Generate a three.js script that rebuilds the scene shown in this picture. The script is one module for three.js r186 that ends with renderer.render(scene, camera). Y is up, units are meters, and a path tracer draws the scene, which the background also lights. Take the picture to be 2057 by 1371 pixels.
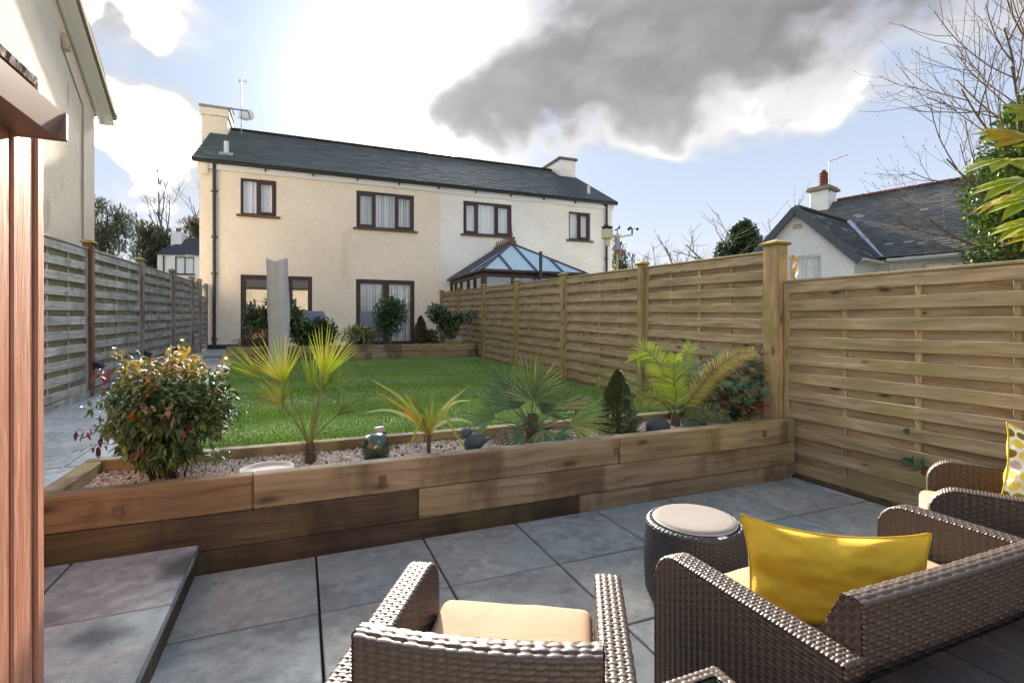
import * as THREE from 'three';
import { mergeGeometries } from 'three/addons/utils/BufferGeometryUtils.js';

// ---------- camera, sky, sun, exposure ----------
const scene = new THREE.Scene();
const renderer = new THREE.WebGLRenderer({ antialias: true });
renderer.toneMapping = THREE.LinearToneMapping;
renderer.toneMappingExposure = 7.5;
renderer.shadowMap.enabled = true;
const camera = new THREE.PerspectiveCamera(67.79, 2057 / 1371, 0.05, 3000);
camera.position.set(0, 1.4, 0);
camera.rotation.y = -0.39276;                       // 22.5 degrees right of the garden axis
camera.setViewOffset(2057, 1371, 0, 37.5, 2057, 1371); // lens shifted so that verticals stay vertical
scene.add(camera);

// seeded random and tiling noise
function rng(a) { return () => { a |= 0; a = a + 0x6D2B79F5 | 0; let t = Math.imul(a ^ a >>> 15, 1 | a); t = t + Math.imul(t ^ t >>> 7, 61 | t) ^ t; return ((t ^ t >>> 14) >>> 0) / 4294967296; }; }
const PERM = new Float32Array(65536); { const r = rng(11); for (let i = 0; i < 65536; i++) PERM[i] = r(); }
function vn(x, y, px, py, s = 0) {                  // value noise tiling with periods px, py
  const xi = Math.floor(x), yi = Math.floor(y); let fx = x - xi, fy = y - yi;
  fx = fx * fx * (3 - 2 * fx); fy = fy * fy * (3 - 2 * fy);
  const x0 = ((xi % px) + px) % px, x1 = (x0 + 1) % px, y0 = ((yi % py) + py) % py, y1 = (y0 + 1) % py;
  const h = (a, b) => PERM[(a * 7919 + b * 104729 + s * 31337) & 65535];
  const a = h(x0, y0), b = h(x1, y0), c = h(x0, y1), d = h(x1, y1);
  return a + (b - a) * fx + (c - a) * fy + (a - b - c + d) * fx * fy;
}
function fbm(x, y, px, py, oct = 4, s = 0, gain = 0.5) {
  let v = 0, amp = 0.5, t = 0;
  for (let o = 0; o < oct; o++) { v += amp * vn(x, y, px, py, s + o); t += amp; amp *= gain; x *= 2; y *= 2; px *= 2; py *= 2; }
  return v / t;
}
const clamp = (x, a = 0, b = 1) => Math.max(a, Math.min(b, x)), lerp = (a, b, t) => a + (b - a) * t;
const sstep = (a, b, x) => { const t = clamp((x - a) / (b - a)); return t * t * (3 - 2 * t); };
const V = (e, y, n) => new THREE.Vector3(e, y, -n); // east, up, north (towards the house)

// the sky: broken cloud with one thick grey bank, white towards the veiled sun
const SUN = V(0.162, 0.396, 0.904).normalize();
function vn3(x, y, z, s) { const zi = Math.floor(z); let f = z - zi; f = f * f * (3 - 2 * f); return lerp(vn(x, y, 4096, 4096, s + zi * 3), vn(x, y, 4096, 4096, s + zi * 3 + 3), f); }
function fbm3(x, y, z, oct, s) { let v = 0, a = 0.5, t = 0; for (let o = 0; o < oct; o++) { v += a * vn3(x, y, z, s + o * 17); t += a; a *= 0.52; x = x * 2.03 + 3.1; y = y * 2.03 + 1.7; z = z * 2.03 + 5.3; } return v / t; }
{
  const W = 2048, Hh = 1024, data = new Float32Array(W * Hh * 4);
  // cloud masses by azimuth (degrees east of the garden axis) and elevation: [az, el, half width, half height, tilt, weight]
  const MASS = [[-16, 26.5, 11, 6.5, 0, 1.0], [-13, 17.8, 7, 2.8, 0.05, 0.8], [-14.5, 13, 4, 3.5, 0, 0.6], [-9.5, 13, 3.6, 5, 0, 0.5], [16.5, 26, 4.6, 14, 0, 0.95], [22, 18, 7, 4, 0, 0.5], [40, 27.5, 27, 7.5, 0, 1.1], [36, 19.5, 6, 2.6, 0, 0.4], [50, 21, 10, 2.2, 0, 0.35], [20, 50, 45, 10, 0, 0.35], [74, 10, 14, 4, 0, 0.25],
    [-1.5, 27, 6.5, 15, 0, -0.9], [50, 13.5, 20, 4.2, 0, -0.65], [66, 17, 8, 4, 0, -0.4], [-11, 21, 6, 1.4, 0, -0.55], [-17.5, 15.6, 2.5, 2.5, 0, -0.35], [-19, 9, 3, 4, 0, -0.3]];
  const BANK = [[18.5, 20, 4.5, 3.4, 0, 0.9], [24, 22.5, 6, 5, 0, 1], [31, 26, 9, 6.5, 0, 1], [42, 27.5, 10, 6.5, 0, 1], [54, 27.5, 10, 5, 0, 0.9], [64, 26.5, 8, 4, 0, 0.7], [36, 37, 25, 6, 0, 0.6]];
  const blob = (B, az, el) => { let v = 0; for (const [a, e, w, h, t, k] of B) { let da = az - a; if (da > 180) da -= 360; if (da < -180) da += 360; const x = da / w, y = (el - e - t * da) / h, q = x * x + y * y; if (q < 9) v += k * Math.exp(-q * 0.9); } return v; };
  for (let j = 0; j < Hh; j++) for (let i = 0; i < W; i++) {
    const el = ((j + 0.5) / Hh - 0.5) * Math.PI, ph = ((i + 0.5) / W - 0.5) * 2 * Math.PI;
    const x = Math.cos(el) * Math.cos(ph), y = Math.sin(el), z = Math.cos(el) * Math.sin(ph), k = (j * W + i) * 4;
    let r, g, b;
    if (y < -0.02) { r = 0.20; g = 0.19; b = 0.16; }
    else {
      const yy = Math.max(y, 0), deg = 57.29578, az0 = Math.atan2(x, -z) * deg, el0 = Math.asin(yy) * deg;
      const cs = clamp(x * SUN.x + y * SUN.y + z * SUN.z, -1, 1), ang = Math.acos(cs) * deg, hz = Math.exp(-yy * 4.6);
      const wx = fbm3(x * 4 + 9, y * 5 + 4, z * 4 + 7, 4, 3) - 0.5, wy = fbm3(x * 4 + 31, y * 5 + 14, z * 4 + 2, 4, 33) - 0.5, wob = fbm3(x * 3.4 + 9 + wx, y * 5 + 4, z * 3.4 + 7 + wy, 6, 63) - 0.5, fine = fbm3(x * 11 + 2 + wx * 2, y * 16 + wy * 2, z * 11 + 5, 5, 91) - 0.5;
      const az = az0 + wx * 12 + fine * 4.5, eld = el0 + wy * 8 + fine * 3;
      r = lerp(0.057, 0.150, hz); g = lerp(0.076, 0.154, hz); b = lerp(0.112, 0.158, hz);
      const glow = Math.exp(-ang / 4.5) * 0.55 + Math.exp(-ang / 12) * 0.035;
      r += glow * 1.0; g += glow * 0.96; b += glow * 0.92;
      const near = sstep(100, 62, Math.abs(az0 - 22));
      const den = wob * 1.5 + fine * 1.3 + (fbm3(x * 30, y * 44, z * 30, 3, 171) - 0.5) * 0.35 + blob(MASS, az, eld) * 1.15 - 0.08 + 0.24 * (1 - near) + 0.10 * hz;  // extra unseen cloud away from the view, added to raise ambient light
      const cov = sstep(-0.1, 0.9, den);
      const lit = sstep(0.2, 1.05, den + fine * 0.5 + wy * 0.8);
      const puff = fbm3(x * 9 + 5 + wx, y * 13 + 2, z * 9 + 11 + wy, 5, 140);
      let c = 0.100 + 0.04 * lit + 0.06 * wy + 0.07 * fine + 0.10 * (puff - 0.5) + glow * 0.9;
      const bank = blob(BANK, az, eld) + wob * 0.9 + fine * 0.7 + wy * 0.5, grey = sstep(-0.05, 0.95, bank) * sstep(-0.05, 0.5, den);
      const gl = 0.046 + 0.078 * sstep(1.3, 0.35, bank + fine * 0.9) + 0.045 * fine + 0.045 * wx + 0.06 * glow;
      c = lerp(c, gl, grey);
      const core = 48 * lit ** 6 * cov ** 3 * (1 - grey) ** 6 * sstep(0.38, 0.66, puff);   // cloud cores pushed far past natural brightness, added as ambient fill
      r = lerp(r, c * lerp(1.0, 1.02, grey), cov); g = lerp(g, c * lerp(0.985, 0.985, grey), cov); b = lerp(b, c * lerp(0.965, 1.0, grey), cov);
      r += core; g += core * 0.985; b += core * 0.965;
    }
    data[k] = r; data[k + 1] = g; data[k + 2] = b; data[k + 3] = 1;
  }
  const t = new THREE.DataTexture(data, W, Hh, THREE.RGBAFormat, THREE.FloatType);
  t.mapping = THREE.EquirectangularReflectionMapping; t.magFilter = t.minFilter = THREE.LinearFilter; t.needsUpdate = true;
  scene.background = t; scene.environment = t;
}
const sun = new THREE.DirectionalLight(new THREE.Color(1, 0.87, 0.68), 2.0);
sun.position.copy(SUN).multiplyScalar(60); sun.target.position.set(0, 0, 0);
sun.castShadow = true; sun.shadow.radius = 2.2; sun.shadow.mapSize.set(4096, 4096);
Object.assign(sun.shadow.camera, { left: -30, right: 30, top: 30, bottom: -30, near: 1, far: 140 });
scene.add(sun, sun.target);

// ---------- helpers ----------
function tex(w, h, f, data = false) {
  const d = new Uint8Array(w * h * 4);
  for (let j = 0; j < h; j++) for (let i = 0; i < w; i++) { const c = f(i / w, j / h), k = (j * w + i) * 4; if (data) { const q = clamp(c) * 255; d[k] = d[k + 1] = d[k + 2] = q; } else { d[k] = clamp(c[0] / 255) * 255; d[k + 1] = clamp(c[1] / 255) * 255; d[k + 2] = clamp(c[2] / 255) * 255; } d[k + 3] = 255; }
  const t = new THREE.DataTexture(d, w, h); t.wrapS = t.wrapT = THREE.RepeatWrapping; t.magFilter = THREE.LinearFilter; t.minFilter = THREE.LinearMipmapLinearFilter; t.generateMipmaps = true;
  if (!data) t.colorSpace = THREE.SRGBColorSpace; t.needsUpdate = true; return t;
}
const rep = (t, x, y = x) => { t.repeat.set(1 / x, 1 / y); return t; };  // texture size in metres
const mix3 = (a, b, t) => [lerp(a[0], b[0], t), lerp(a[1], b[1], t), lerp(a[2], b[2], t)];
const std = (o) => new THREE.MeshStandardMaterial({ roughness: 0.85, ...o });
const phys = (o) => new THREE.MeshPhysicalMaterial({ roughness: 0.85, ...o });
const lin = (r, g, b) => new THREE.Color().setRGB(r, g, b);

const NAMES = new Map();
const numbered = (n) => { const k = NAMES.get(n) || 0; NAMES.set(n, k + 1); return k ? `${n}_${String(k).padStart(3, '0')}` : n; };
function shadow(o) { o.castShadow = o.receiveShadow = true; return o; }
function part(name, geo, m, parent) { const o = shadow(new THREE.Mesh(geo, m)); o.name = name; parent.add(o); return o; }
function thing(name, label, category, pos = [0, 0, 0], turn = 0, group) {
  const o = new THREE.Group(); o.name = numbered(name); o.position.copy(V(...pos)); o.rotation.y = turn;
  o.userData = { label, category }; if (group) o.userData.group = group; scene.add(o); return o;
}
function solo(name, geo, m, label, category, group) { const o = shadow(new THREE.Mesh(geo, m)); o.name = numbered(name); o.userData = { label, category }; if (group) o.userData.group = group; scene.add(o); return o; }
function struct(name, geo, m) { const o = shadow(new THREE.Mesh(geo, m)); o.name = name; o.userData = { kind: 'structure' }; scene.add(o); return o; }
const merge = (list) => mergeGeometries(list.map((g) => { const q = g.index ? g.toNonIndexed() : g; for (const k of Object.keys(q.attributes)) if (!['position', 'normal', 'uv', 'color'].includes(k)) q.deleteAttribute(k); return q; }));
const at = (g, x, y, z, ry = 0, rx = 0, rz = 0) => { if (rx) g.rotateX(rx); if (rz) g.rotateZ(rz); if (ry) g.rotateY(ry); return g.translate(x, y, z); };

// chamfered box, uv in metres with the grain along the axis `grain`, offset (uo, vo)
function cbox(w, h, d, b = 0.004, grain = 'x', uo = 0, vo = 0, cap = 0) {
  const H = [w / 2, h / 2, d / 2]; b = Math.min(b, H[0] * 0.49, H[1] * 0.49, H[2] * 0.49);
  const pos = [], uv = [], ga = 'xyz'.indexOf(grain), oth = [0, 1, 2].filter((k) => k !== ga);
  const vert = (s, ax) => { const p = [0, 1, 2].map((k) => s[k] * (H[k] - (k === ax ? 0 : b))); return p; };
  const tri = (...P) => {
    const a = P[0], u = P[1].map((v, k) => v - a[k]), w2 = P[2].map((v, k) => v - a[k]);
    const n = [u[1] * w2[2] - u[2] * w2[1], u[2] * w2[0] - u[0] * w2[2], u[0] * w2[1] - u[1] * w2[0]].map(Math.abs);
    const m = n.indexOf(Math.max(...n));
    for (const p of P) { pos.push(...p); if (m === ga) uv.push(p[oth[0]] + uo, p[oth[1]] + vo); else uv.push(p[ga] + uo, p[m === oth[0] ? oth[1] : oth[0]] + vo + (m === oth[0] ? 0.37 : 0)); }
  };
  const poly = (...P) => {   // wind so that the face looks outwards
    const c = [0, 1, 2].map((k) => P.reduce((q, p) => q + p[k], 0) / P.length), a = P[0], u = P[1].map((v, k) => v - a[k]), w2 = P[2].map((v, k) => v - a[k]);
    const n = [u[1] * w2[2] - u[2] * w2[1], u[2] * w2[0] - u[0] * w2[2], u[0] * w2[1] - u[1] * w2[0]];
    if (n[0] * c[0] + n[1] * c[1] + n[2] * c[2] < 0) P.reverse();
    for (let k = 1; k < P.length - 1; k++) tri(P[0], P[k], P[k + 1]);
  };
  const S = [-1, 1];
  for (let ax = 0; ax < 3; ax++) for (const s of S) {
    const o = [0, 1, 2].filter((k) => k !== ax), mk = (p, q) => { const v = [0, 0, 0]; v[ax] = s; v[o[0]] = p; v[o[1]] = q; return vert(v, ax); };
    poly(mk(-1, -1), mk(1, -1), mk(1, 1), mk(-1, 1));
  }
  if (b > 0) {
    for (let ax = 0; ax < 3; ax++) { const o = [0, 1, 2].filter((k) => k !== ax); for (const p of S) for (const q of S) { const v = (t, f) => { const k = [0, 0, 0]; k[ax] = t; k[o[0]] = p; k[o[1]] = q; return vert(k, f); }; poly(v(-1, o[0]), v(1, o[0]), v(1, o[1]), v(-1, o[1])); } }
    for (const x of S) for (const y of S) for (const z of S) poly(vert([x, y, z], 0), vert([x, y, z], 1), vert([x, y, z], 2));
  }
  const g = new THREE.BufferGeometry(); g.setAttribute('position', new THREE.Float32BufferAttribute(pos, 3)); g.setAttribute('uv', new THREE.Float32BufferAttribute(uv, 2)); g.computeVertexNormals(); return g;
}
// box between world corners (east, up, north)
const wbox = (e0, e1, y0, y1, n0, n1, b = 0.004, grain = 'x', uo = 0, vo = 0) => cbox(e1 - e0, y1 - y0, n1 - n0, b, grain, uo, vo).translate((e0 + e1) / 2, (y0 + y1) / 2, -(n0 + n1) / 2);
function bar(a, b, r, seg = 8, r2 = r) { const d = b.clone().sub(a), g = new THREE.CylinderGeometry(r2, r, d.length(), seg); g.translate(0, d.length() / 2, 0); g.applyQuaternion(new THREE.Quaternion().setFromUnitVectors(new THREE.Vector3(0, 1, 0), d.clone().normalize())); return g.translate(a.x, a.y, a.z); }
function beam(a, b, w, h) { const d = b.clone().sub(a), L = d.length(), g = cbox(w, h, L, 0.004, 'z'); const m = new THREE.Matrix4().lookAt(b, a, new THREE.Vector3(0, 1, 0)); g.applyMatrix4(m); const c = a.clone().add(b).multiplyScalar(0.5); return g.translate(c.x, c.y, c.z); }
function quadGeo(quads) {                          // flat faces given as lists of corner vectors, uv in metres in the face
  const pos = [], uv = [];
  for (const q of quads) {
    const u = q[1].clone().sub(q[0]).normalize(), n = new THREE.Vector3().crossVectors(q[1].clone().sub(q[0]), q[2].clone().sub(q[0])).normalize(), w = new THREE.Vector3().crossVectors(n, u);
    for (let k = 1; k < q.length - 1; k++) for (const p of [q[0], q[k], q[k + 1]]) { pos.push(p.x, p.y, p.z); const r = p.clone().sub(q[0]); uv.push(r.dot(u), r.dot(w)); }
  }
  const g = new THREE.BufferGeometry(); g.setAttribute('position', new THREE.Float32BufferAttribute(pos, 3)); g.setAttribute('uv', new THREE.Float32BufferAttribute(uv, 2)); g.computeVertexNormals(); return g;
}

// ---------- surfaces ----------
function woodTex(size, base, dark, light, o = {}) {   // u along the grain
  const { knots = 4, tint = null, tintAmt = 0, stain = null, stainAmt = 0, seed = 1, gr = 40, blot = 0.35 } = o, r = rng(seed), K = [];
  for (let k = 0; k < knots; k++) K.push([r(), r(), 0.006 + r() * 0.010]);
  const hgt = new Float32Array(size * size);
  const t = tex(size, size, (u, v) => {
    let bend = 0, kn = 0;
    for (const [ku, kv, kr] of K) { let du = u - ku, dv = v - kv; du -= Math.round(du); dv -= Math.round(dv); const q = (du * du) / (kr * kr * 7) + (dv * dv) / (kr * kr); bend += dv / (Math.abs(dv) + 0.02) * Math.exp(-q * 0.16) * 0.028; kn = Math.max(kn, Math.exp(-q * 1.3)); }
    const vv = v - bend + (fbm(u * 3, v * 4, 3, 4, 3, seed + 3) - 0.5) * 0.05;
    const g1 = fbm(u * 4, vv * gr, 4, gr, 4, seed + 9, 0.6), g2 = fbm(u * 10, vv * gr * 4, 10, gr * 4, 3, seed + 17), rings = 0.5 + 0.5 * Math.sin((vv * gr * 0.45 + g1 * 1.2) * 6.283);
    const bl = fbm(u * 3, v * 5, 3, 5, 5, seed + 27);
    let q = g1 * 0.42 + g2 * 0.38 + rings * 0.2;
    let c = mix3(dark, base, sstep(0.15, 0.5, q)); c = mix3(c, light, sstep(0.5, 0.8, q));
    c = c.map((x) => x * (1 + blot * (bl - 0.5)));
    if (tint) c = mix3(c, tint, tintAmt * sstep(0.45, 0.72, fbm(u * 4, v * 3, 4, 3, 5, seed + 41)));
    if (stain) c = mix3(c, stain, stainAmt * sstep(0.52, 0.74, fbm(u * 7, v * 2.0, 7, 2, 5, seed + 55)));
    c = mix3(c, [dark[0] * 0.55, dark[1] * 0.5, dark[2] * 0.45], kn * 0.85);
    const cr = sstep(0.80, 0.86, g2 * 0.6 + g1 * 0.45); c = c.map((x) => x * (1 - 0.35 * cr));
    const gn = 1 + (PERM[(Math.floor(u * size) * 131 + Math.floor(v * size) * 7577) & 65535] - 0.5) * 0.10; c = c.map((x) => x * gn);
    hgt[Math.floor(v * size + 0.5) * size + Math.floor(u * size + 0.5)] = q * 0.8 - kn * 0.1 - cr * 0.4 + 0.2;
    return c;
  });
  const b = tex(size, size, (u, v) => hgt[Math.floor(v * size + 0.5) * size + Math.floor(u * size + 0.5)], true);
  return [t, b];
}
function woodMat(sizeM, args, opt = {}) { const [c, b] = woodTex(...args); rep(c, sizeM); rep(b, sizeM); return std({ map: c, bumpMap: b, bumpScale: 0.0022, roughness: 0.82, ...opt }); }
function plainTex(size, f) { return tex(size, size, f); }
// fence and sleeper timbers
const FENCE = [0, 1, 2].map((k) => woodMat(1.3, [640, [160, 142, 112], [120, 101, 76], [184, 167, 136], { seed: 100 + 7 * k, tint: [142, 134, 84], tintAmt: [0.4, 0.75, 0.3][k], knots: 7 }]));
const FENCEB = [0, 1].map((k) => woodMat(1.3, [512, [156, 136, 110], [120, 101, 80], [178, 158, 132], { seed: 140 + 7 * k, tint: [128, 116, 72], tintAmt: 0.4, knots: 8 }]));
const GREY = [0, 1, 2].map((k) => woodMat(1.3, [640, [164, 162, 155], [114, 112, 107], [194, 194, 190], { seed: 170 + 7 * k, tint: [128, 122, 112], tintAmt: 0.5, stain: [96, 96, 98], stainAmt: 0.35, knots: 8, gr: 52 }]));
const GREYB = [0, 1].map((k) => woodMat(1.3, [512, [146, 136, 112], [106, 94, 74], [164, 154, 128], { seed: 200 + 7 * k, tint: [132, 140, 62], tintAmt: 0.35, knots: 6 }]));
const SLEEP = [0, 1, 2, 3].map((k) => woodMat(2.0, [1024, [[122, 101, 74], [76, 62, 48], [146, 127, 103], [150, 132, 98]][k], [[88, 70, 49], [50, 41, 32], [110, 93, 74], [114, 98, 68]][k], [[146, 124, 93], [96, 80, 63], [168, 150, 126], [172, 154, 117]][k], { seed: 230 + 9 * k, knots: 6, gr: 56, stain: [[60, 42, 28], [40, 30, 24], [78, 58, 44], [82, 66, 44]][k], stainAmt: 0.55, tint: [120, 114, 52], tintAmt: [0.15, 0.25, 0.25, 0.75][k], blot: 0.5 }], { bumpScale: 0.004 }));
const POSTM = woodMat(1.3, [512, [156, 134, 98], [120, 98, 68], [178, 158, 120], { seed: 300, tint: [128, 124, 58], tintAmt: 0.85, knots: 4, gr: 26 }]);
const POSTG = woodMat(1.3, [512, [146, 136, 124], [104, 94, 84], [172, 164, 154], { seed: 310, tint: [116, 84, 66], tintAmt: 0.7, knots: 3, gr: 26 }]);
const CAPM = woodMat(0.8, [256, [150, 134, 74], [112, 98, 50], [176, 160, 100], { seed: 320, knots: 1, tint: [118, 112, 34], tintAmt: 0.9 }]);

// paving: riven concrete slabs, three tones
function slabMat(base, seed, wet = 0) {
  const S = 768, hh = new Float32Array(S * S);
  const c = tex(S, S, (u, v) => {
    const a = fbm(u * 4, v * 4, 4, 4, 6, seed), b = fbm(u * 34, v * 34, 34, 34, 3, seed + 7), cl = fbm(u * 3 + 0.3, v * 7, 3, 7, 5, seed + 13), sp = PERM[(Math.floor(u * S) * 191 + Math.floor(v * S) * 8513) & 65535];
    let k = 1 + 0.34 * (a - 0.5) + 0.34 * (b - 0.5) + 0.22 * (sp - 0.5);
    let q = base.map((x) => x * k);
    q = mix3(q, [base[0] * 1.04, base[1] * 0.99, base[2] * 0.95], 0.4 * sstep(0.5, 0.75, cl));
    q = mix3(q, [base[0] * 0.90, base[1] * 1.0, base[2] * 1.02], 0.5 * sstep(0.5, 0.72, fbm(u * 5, v * 5, 5, 5, 4, seed + 19)));
    if (wet) q = q.map((x) => x * (1 - 0.42 * sstep(0.54, 0.70, fbm(u * 3, v * 3, 3, 3, 6, seed + 25) + 0.05 * b)));
    if (fbm(u * 60, v * 60, 60, 60, 2, seed + 33) > 0.93) q = q.map((x) => x * 0.7);
    hh[Math.floor(v * S + 0.5) * S + Math.floor(u * S + 0.5)] = a * 0.6 + b * 0.3 + sp * 0.1;
    return q;
  });
  const b = tex(S, S, (u, v) => hh[Math.floor(v * S + 0.5) * S + Math.floor(u * S + 0.5)], true);
  const r = tex(256, 256, (u, v) => 0.42 + 0.5 * fbm(u * 4, v * 4, 4, 4, 5, seed + 3), true);
  return std({ map: rep(c, 1.6), bumpMap: rep(b, 1.6), bumpScale: 0.006, roughnessMap: rep(r, 1.6), roughness: 1 });
}
const SLAB = [slabMat([144, 146, 142], 400), slabMat([138, 142, 140], 430), slabMat([150, 149, 143], 460)], STEPM = slabMat([153, 158, 160], 490, 1), PATHM = slabMat([148, 156, 160], 520);
const JOINT = std({ color: lin(0.035, 0.032, 0.03), roughness: 1 });
const SOIL = std({ color: lin(0.05, 0.038, 0.028), roughness: 1 });

// ---------- ground, patio, step, path, lawn ----------
const gy = (n) => 0.36 + 0.024 * (n - 4), py = (n) => 0.42 + 0.022 * (n - 4);   // lawn and path rise towards the house
{
  const g = new THREE.PlaneGeometry(1600, 1600, 1, 1).rotateX(-Math.PI / 2).translate(0, -0.2, 0);
  struct('ground', g, std({ color: lin(0.09, 0.10, 0.06), roughness: 1 }));
}
const rp = rng(5), J = 0.012;
{
  const patio = struct('patio', wbox(-2.2, 4.3, -0.18, -0.03, -3, 3.28, 0), JOINT);
  const E0 = 0.08 - 0.65, P = 0.65, shared = [0, 1, 2, 3, 4, 5].map((k) => cbox(P - J, 0.05, P - J, 0.004, 'x', k * 0.37, k * 0.53));
  for (let i = 0; i < 8; i++) for (let j = 0; j < 9; j++) {
    const e = E0 + P * (i + 0.5), n = 2.62 + P * 0.5 - P * j; if (e < -0.3) continue;
    const last = i === 7;
    const o = part('slab', last ? cbox(0.2, 0.05, P - J, 0.004, 'x', i, j) : shared[(i * 5 + j * 3) % 6], SLAB[Math.floor(rp() * 3)], patio);
    o.position.set(last ? E0 + P * 7 + 0.1 : e, -0.025 + rp() * 0.002, -n); o.rotation.set((rp() - 0.5) * 0.004, (rp() - 0.5) * 0.004, (rp() - 0.5) * 0.004);
  }
  // raised step beside the shed
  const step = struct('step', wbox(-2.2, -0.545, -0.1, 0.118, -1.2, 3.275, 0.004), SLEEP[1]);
  for (const [e0, e1, n0, n1] of [[-1.085, -0.53, 2.637, 3.274], [-1.74, -1.097, 2.93, 3.274], [-1.085, -0.53, 1.99, 2.625], [-1.085, -0.53, 1.34, 1.978], [-1.74, -1.097, 2.29, 2.918], [-1.74, -1.097, 1.64, 2.278], [-1.085, -0.53, 0.69, 1.328], [-1.085, -0.53, 0.04, 0.678]])
    part('slab', wbox(e0, e1, 0.122, 0.167, n0, n1, 0.004, 'x', e0 * 1.3, n0 * 0.7), STEPM, step);
  // garden path along the left fence
  const slope = (y0, f, e0, e1, n0, n1, th) => { const q = (e, n, d) => V(e, f(n) - d + y0, n); return quadGeo([[q(e0, n0, 0), q(e1, n0, 0), q(e1, n1, 0), q(e0, n1, 0)], [q(e0, n0, th), q(e1, n0, th), q(e1, n0, 0), q(e0, n0, 0)], [q(e1, n0, th), q(e1, n1, th), q(e1, n1, 0), q(e1, n0, 0)]]); };
  const bed = struct('path', slope(-0.035, py, -2.9, -1.28, 2.4, 16, 0.5), JOINT);
  const pitch = 0.62; let row = 0;
  for (let n = 2.45; n < 15.3; n += pitch, row++) {
    let e = -2.75 + (row % 2 ? 0.42 : 0);
    if (row % 2) { const g = cbox(0.40, 0.05, pitch - J, 0.003, 'x', row * 0.7, 0.2); const o = part('slab', g, PATHM, bed); o.position.copy(V(-2.75 + 0.2, py(n + pitch / 2) - 0.025, n + pitch / 2)); o.rotation.x = 0.022; }
    for (; e < -1.35; e += 0.85) {
      const w = Math.min(0.85, -1.27 - e) - J; if (w < 0.1) break;
      const o = part('slab', cbox(w, 0.05, pitch - J, 0.003, 'x', e + row * 0.7, row * 0.31), PATHM, bed); o.position.copy(V(e + w / 2, py(n + pitch / 2) - 0.025 + rp() * 0.002, n + pitch / 2)); o.rotation.x = 0.022;
    }
  }
  // paved strip in front of the house
  struct('terrace', wbox(-2.9, 4.1, 0.2, 0.675, 12.9, 16, 0.004), PATHM);
  // lawn soil
  struct('lawn', slope(-0.02, gy, -1.27, 4.17, 4.0, 12.25, 0.6), std({ color: lin(0.20, 0.32, 0.045), roughness: 1 }));
}
{ // turf
  const r = rng(77), pos = [], col = [], nor = [], N = 70, R = 0.075;
  for (let k = 0; k < N; k++) {
    const a = r() * 6.283, q = Math.sqrt(r()) * R, x = Math.cos(a) * q, z = Math.sin(a) * q, h = 0.008 + r() * 0.008, t = r() * 6.283, w = 0.0018 + r() * 0.0016, lx = (r() - 0.5) * 0.022, lz = (r() - 0.5) * 0.022;
    const dx = Math.cos(t) * w, dz = Math.sin(t) * w, c = 0.75 + r() * 0.5, dry = r() < 0.06;
    const m = [[x - dx, 0, z - dz], [x + dx, 0, z + dz], [x + dx * 0.8 + lx * 0.4, h * 0.6, z + dz * 0.8 + lz * 0.4], [x - dx * 0.8 + lx * 0.4, h * 0.6, z - dz * 0.8 + lz * 0.4], [x + lx, h, z + lz]];
    for (const i of [0, 1, 2, 0, 2, 3, 3, 2, 4]) { pos.push(...m[i]); nor.push(lx * 10, 1, lz * 10); if (dry) col.push(0.26, 0.24, 0.10); else col.push(0.42 * c, 0.64 * c, 0.07 * c); }
  }
  const g = new THREE.BufferGeometry(); g.setAttribute('position', new THREE.Float32BufferAttribute(pos, 3)); g.setAttribute('normal', new THREE.Float32BufferAttribute(nor, 3)); g.setAttribute('color', new THREE.Float32BufferAttribute(col, 3));
  const spots = [];
  for (let n = 4.05; n < 12.2;) { const st = n < 8 ? 0.055 : 0.07; for (let e = -1.29; e < 4.13; e += st) spots.push([e + (r() - 0.5) * st, n + (r() - 0.5) * st]); n += st; }
  const im = new THREE.InstancedMesh(g, phys({ vertexColors: true, side: THREE.DoubleSide, roughness: 0.8, transmission: 0.2, thickness: 0 }), spots.length), M = new THREE.Matrix4(), Q = new THREE.Quaternion(), C = new THREE.Color();
  spots.forEach(([e, n], i) => {
    const band = 0.5 + 0.5 * Math.sin((n + 0.5 * fbm(e * 1.1, n, 64, 64, 2, 5)) * 4.2), p = fbm(e * 1.7 + 20, n * 1.7, 256, 256, 4, 9);
    Q.setFromEuler(new THREE.Euler(0.024 + (band - 0.5) * 0.5 + (r() - 0.5) * 0.15, r() * 6.28, (r() - 0.5) * 0.2));
    M.compose(V(e, gy(n) - 0.0202, n), Q, new THREE.Vector3(1, 0.8 + 0.5 * p, 1)); im.setMatrixAt(i, M);
    const k = 0.72 + 0.56 * p; C.setRGB(k * (0.9 + 0.3 * (p - 0.4)), k, k * 0.9); im.setColorAt(i, C);
  });
  shadow(im); im.name = 'grass'; im.userData = { label: 'short mown green lawn between the two raised sleeper beds', category: 'grass', kind: 'stuff' }; scene.add(im);
}

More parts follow.
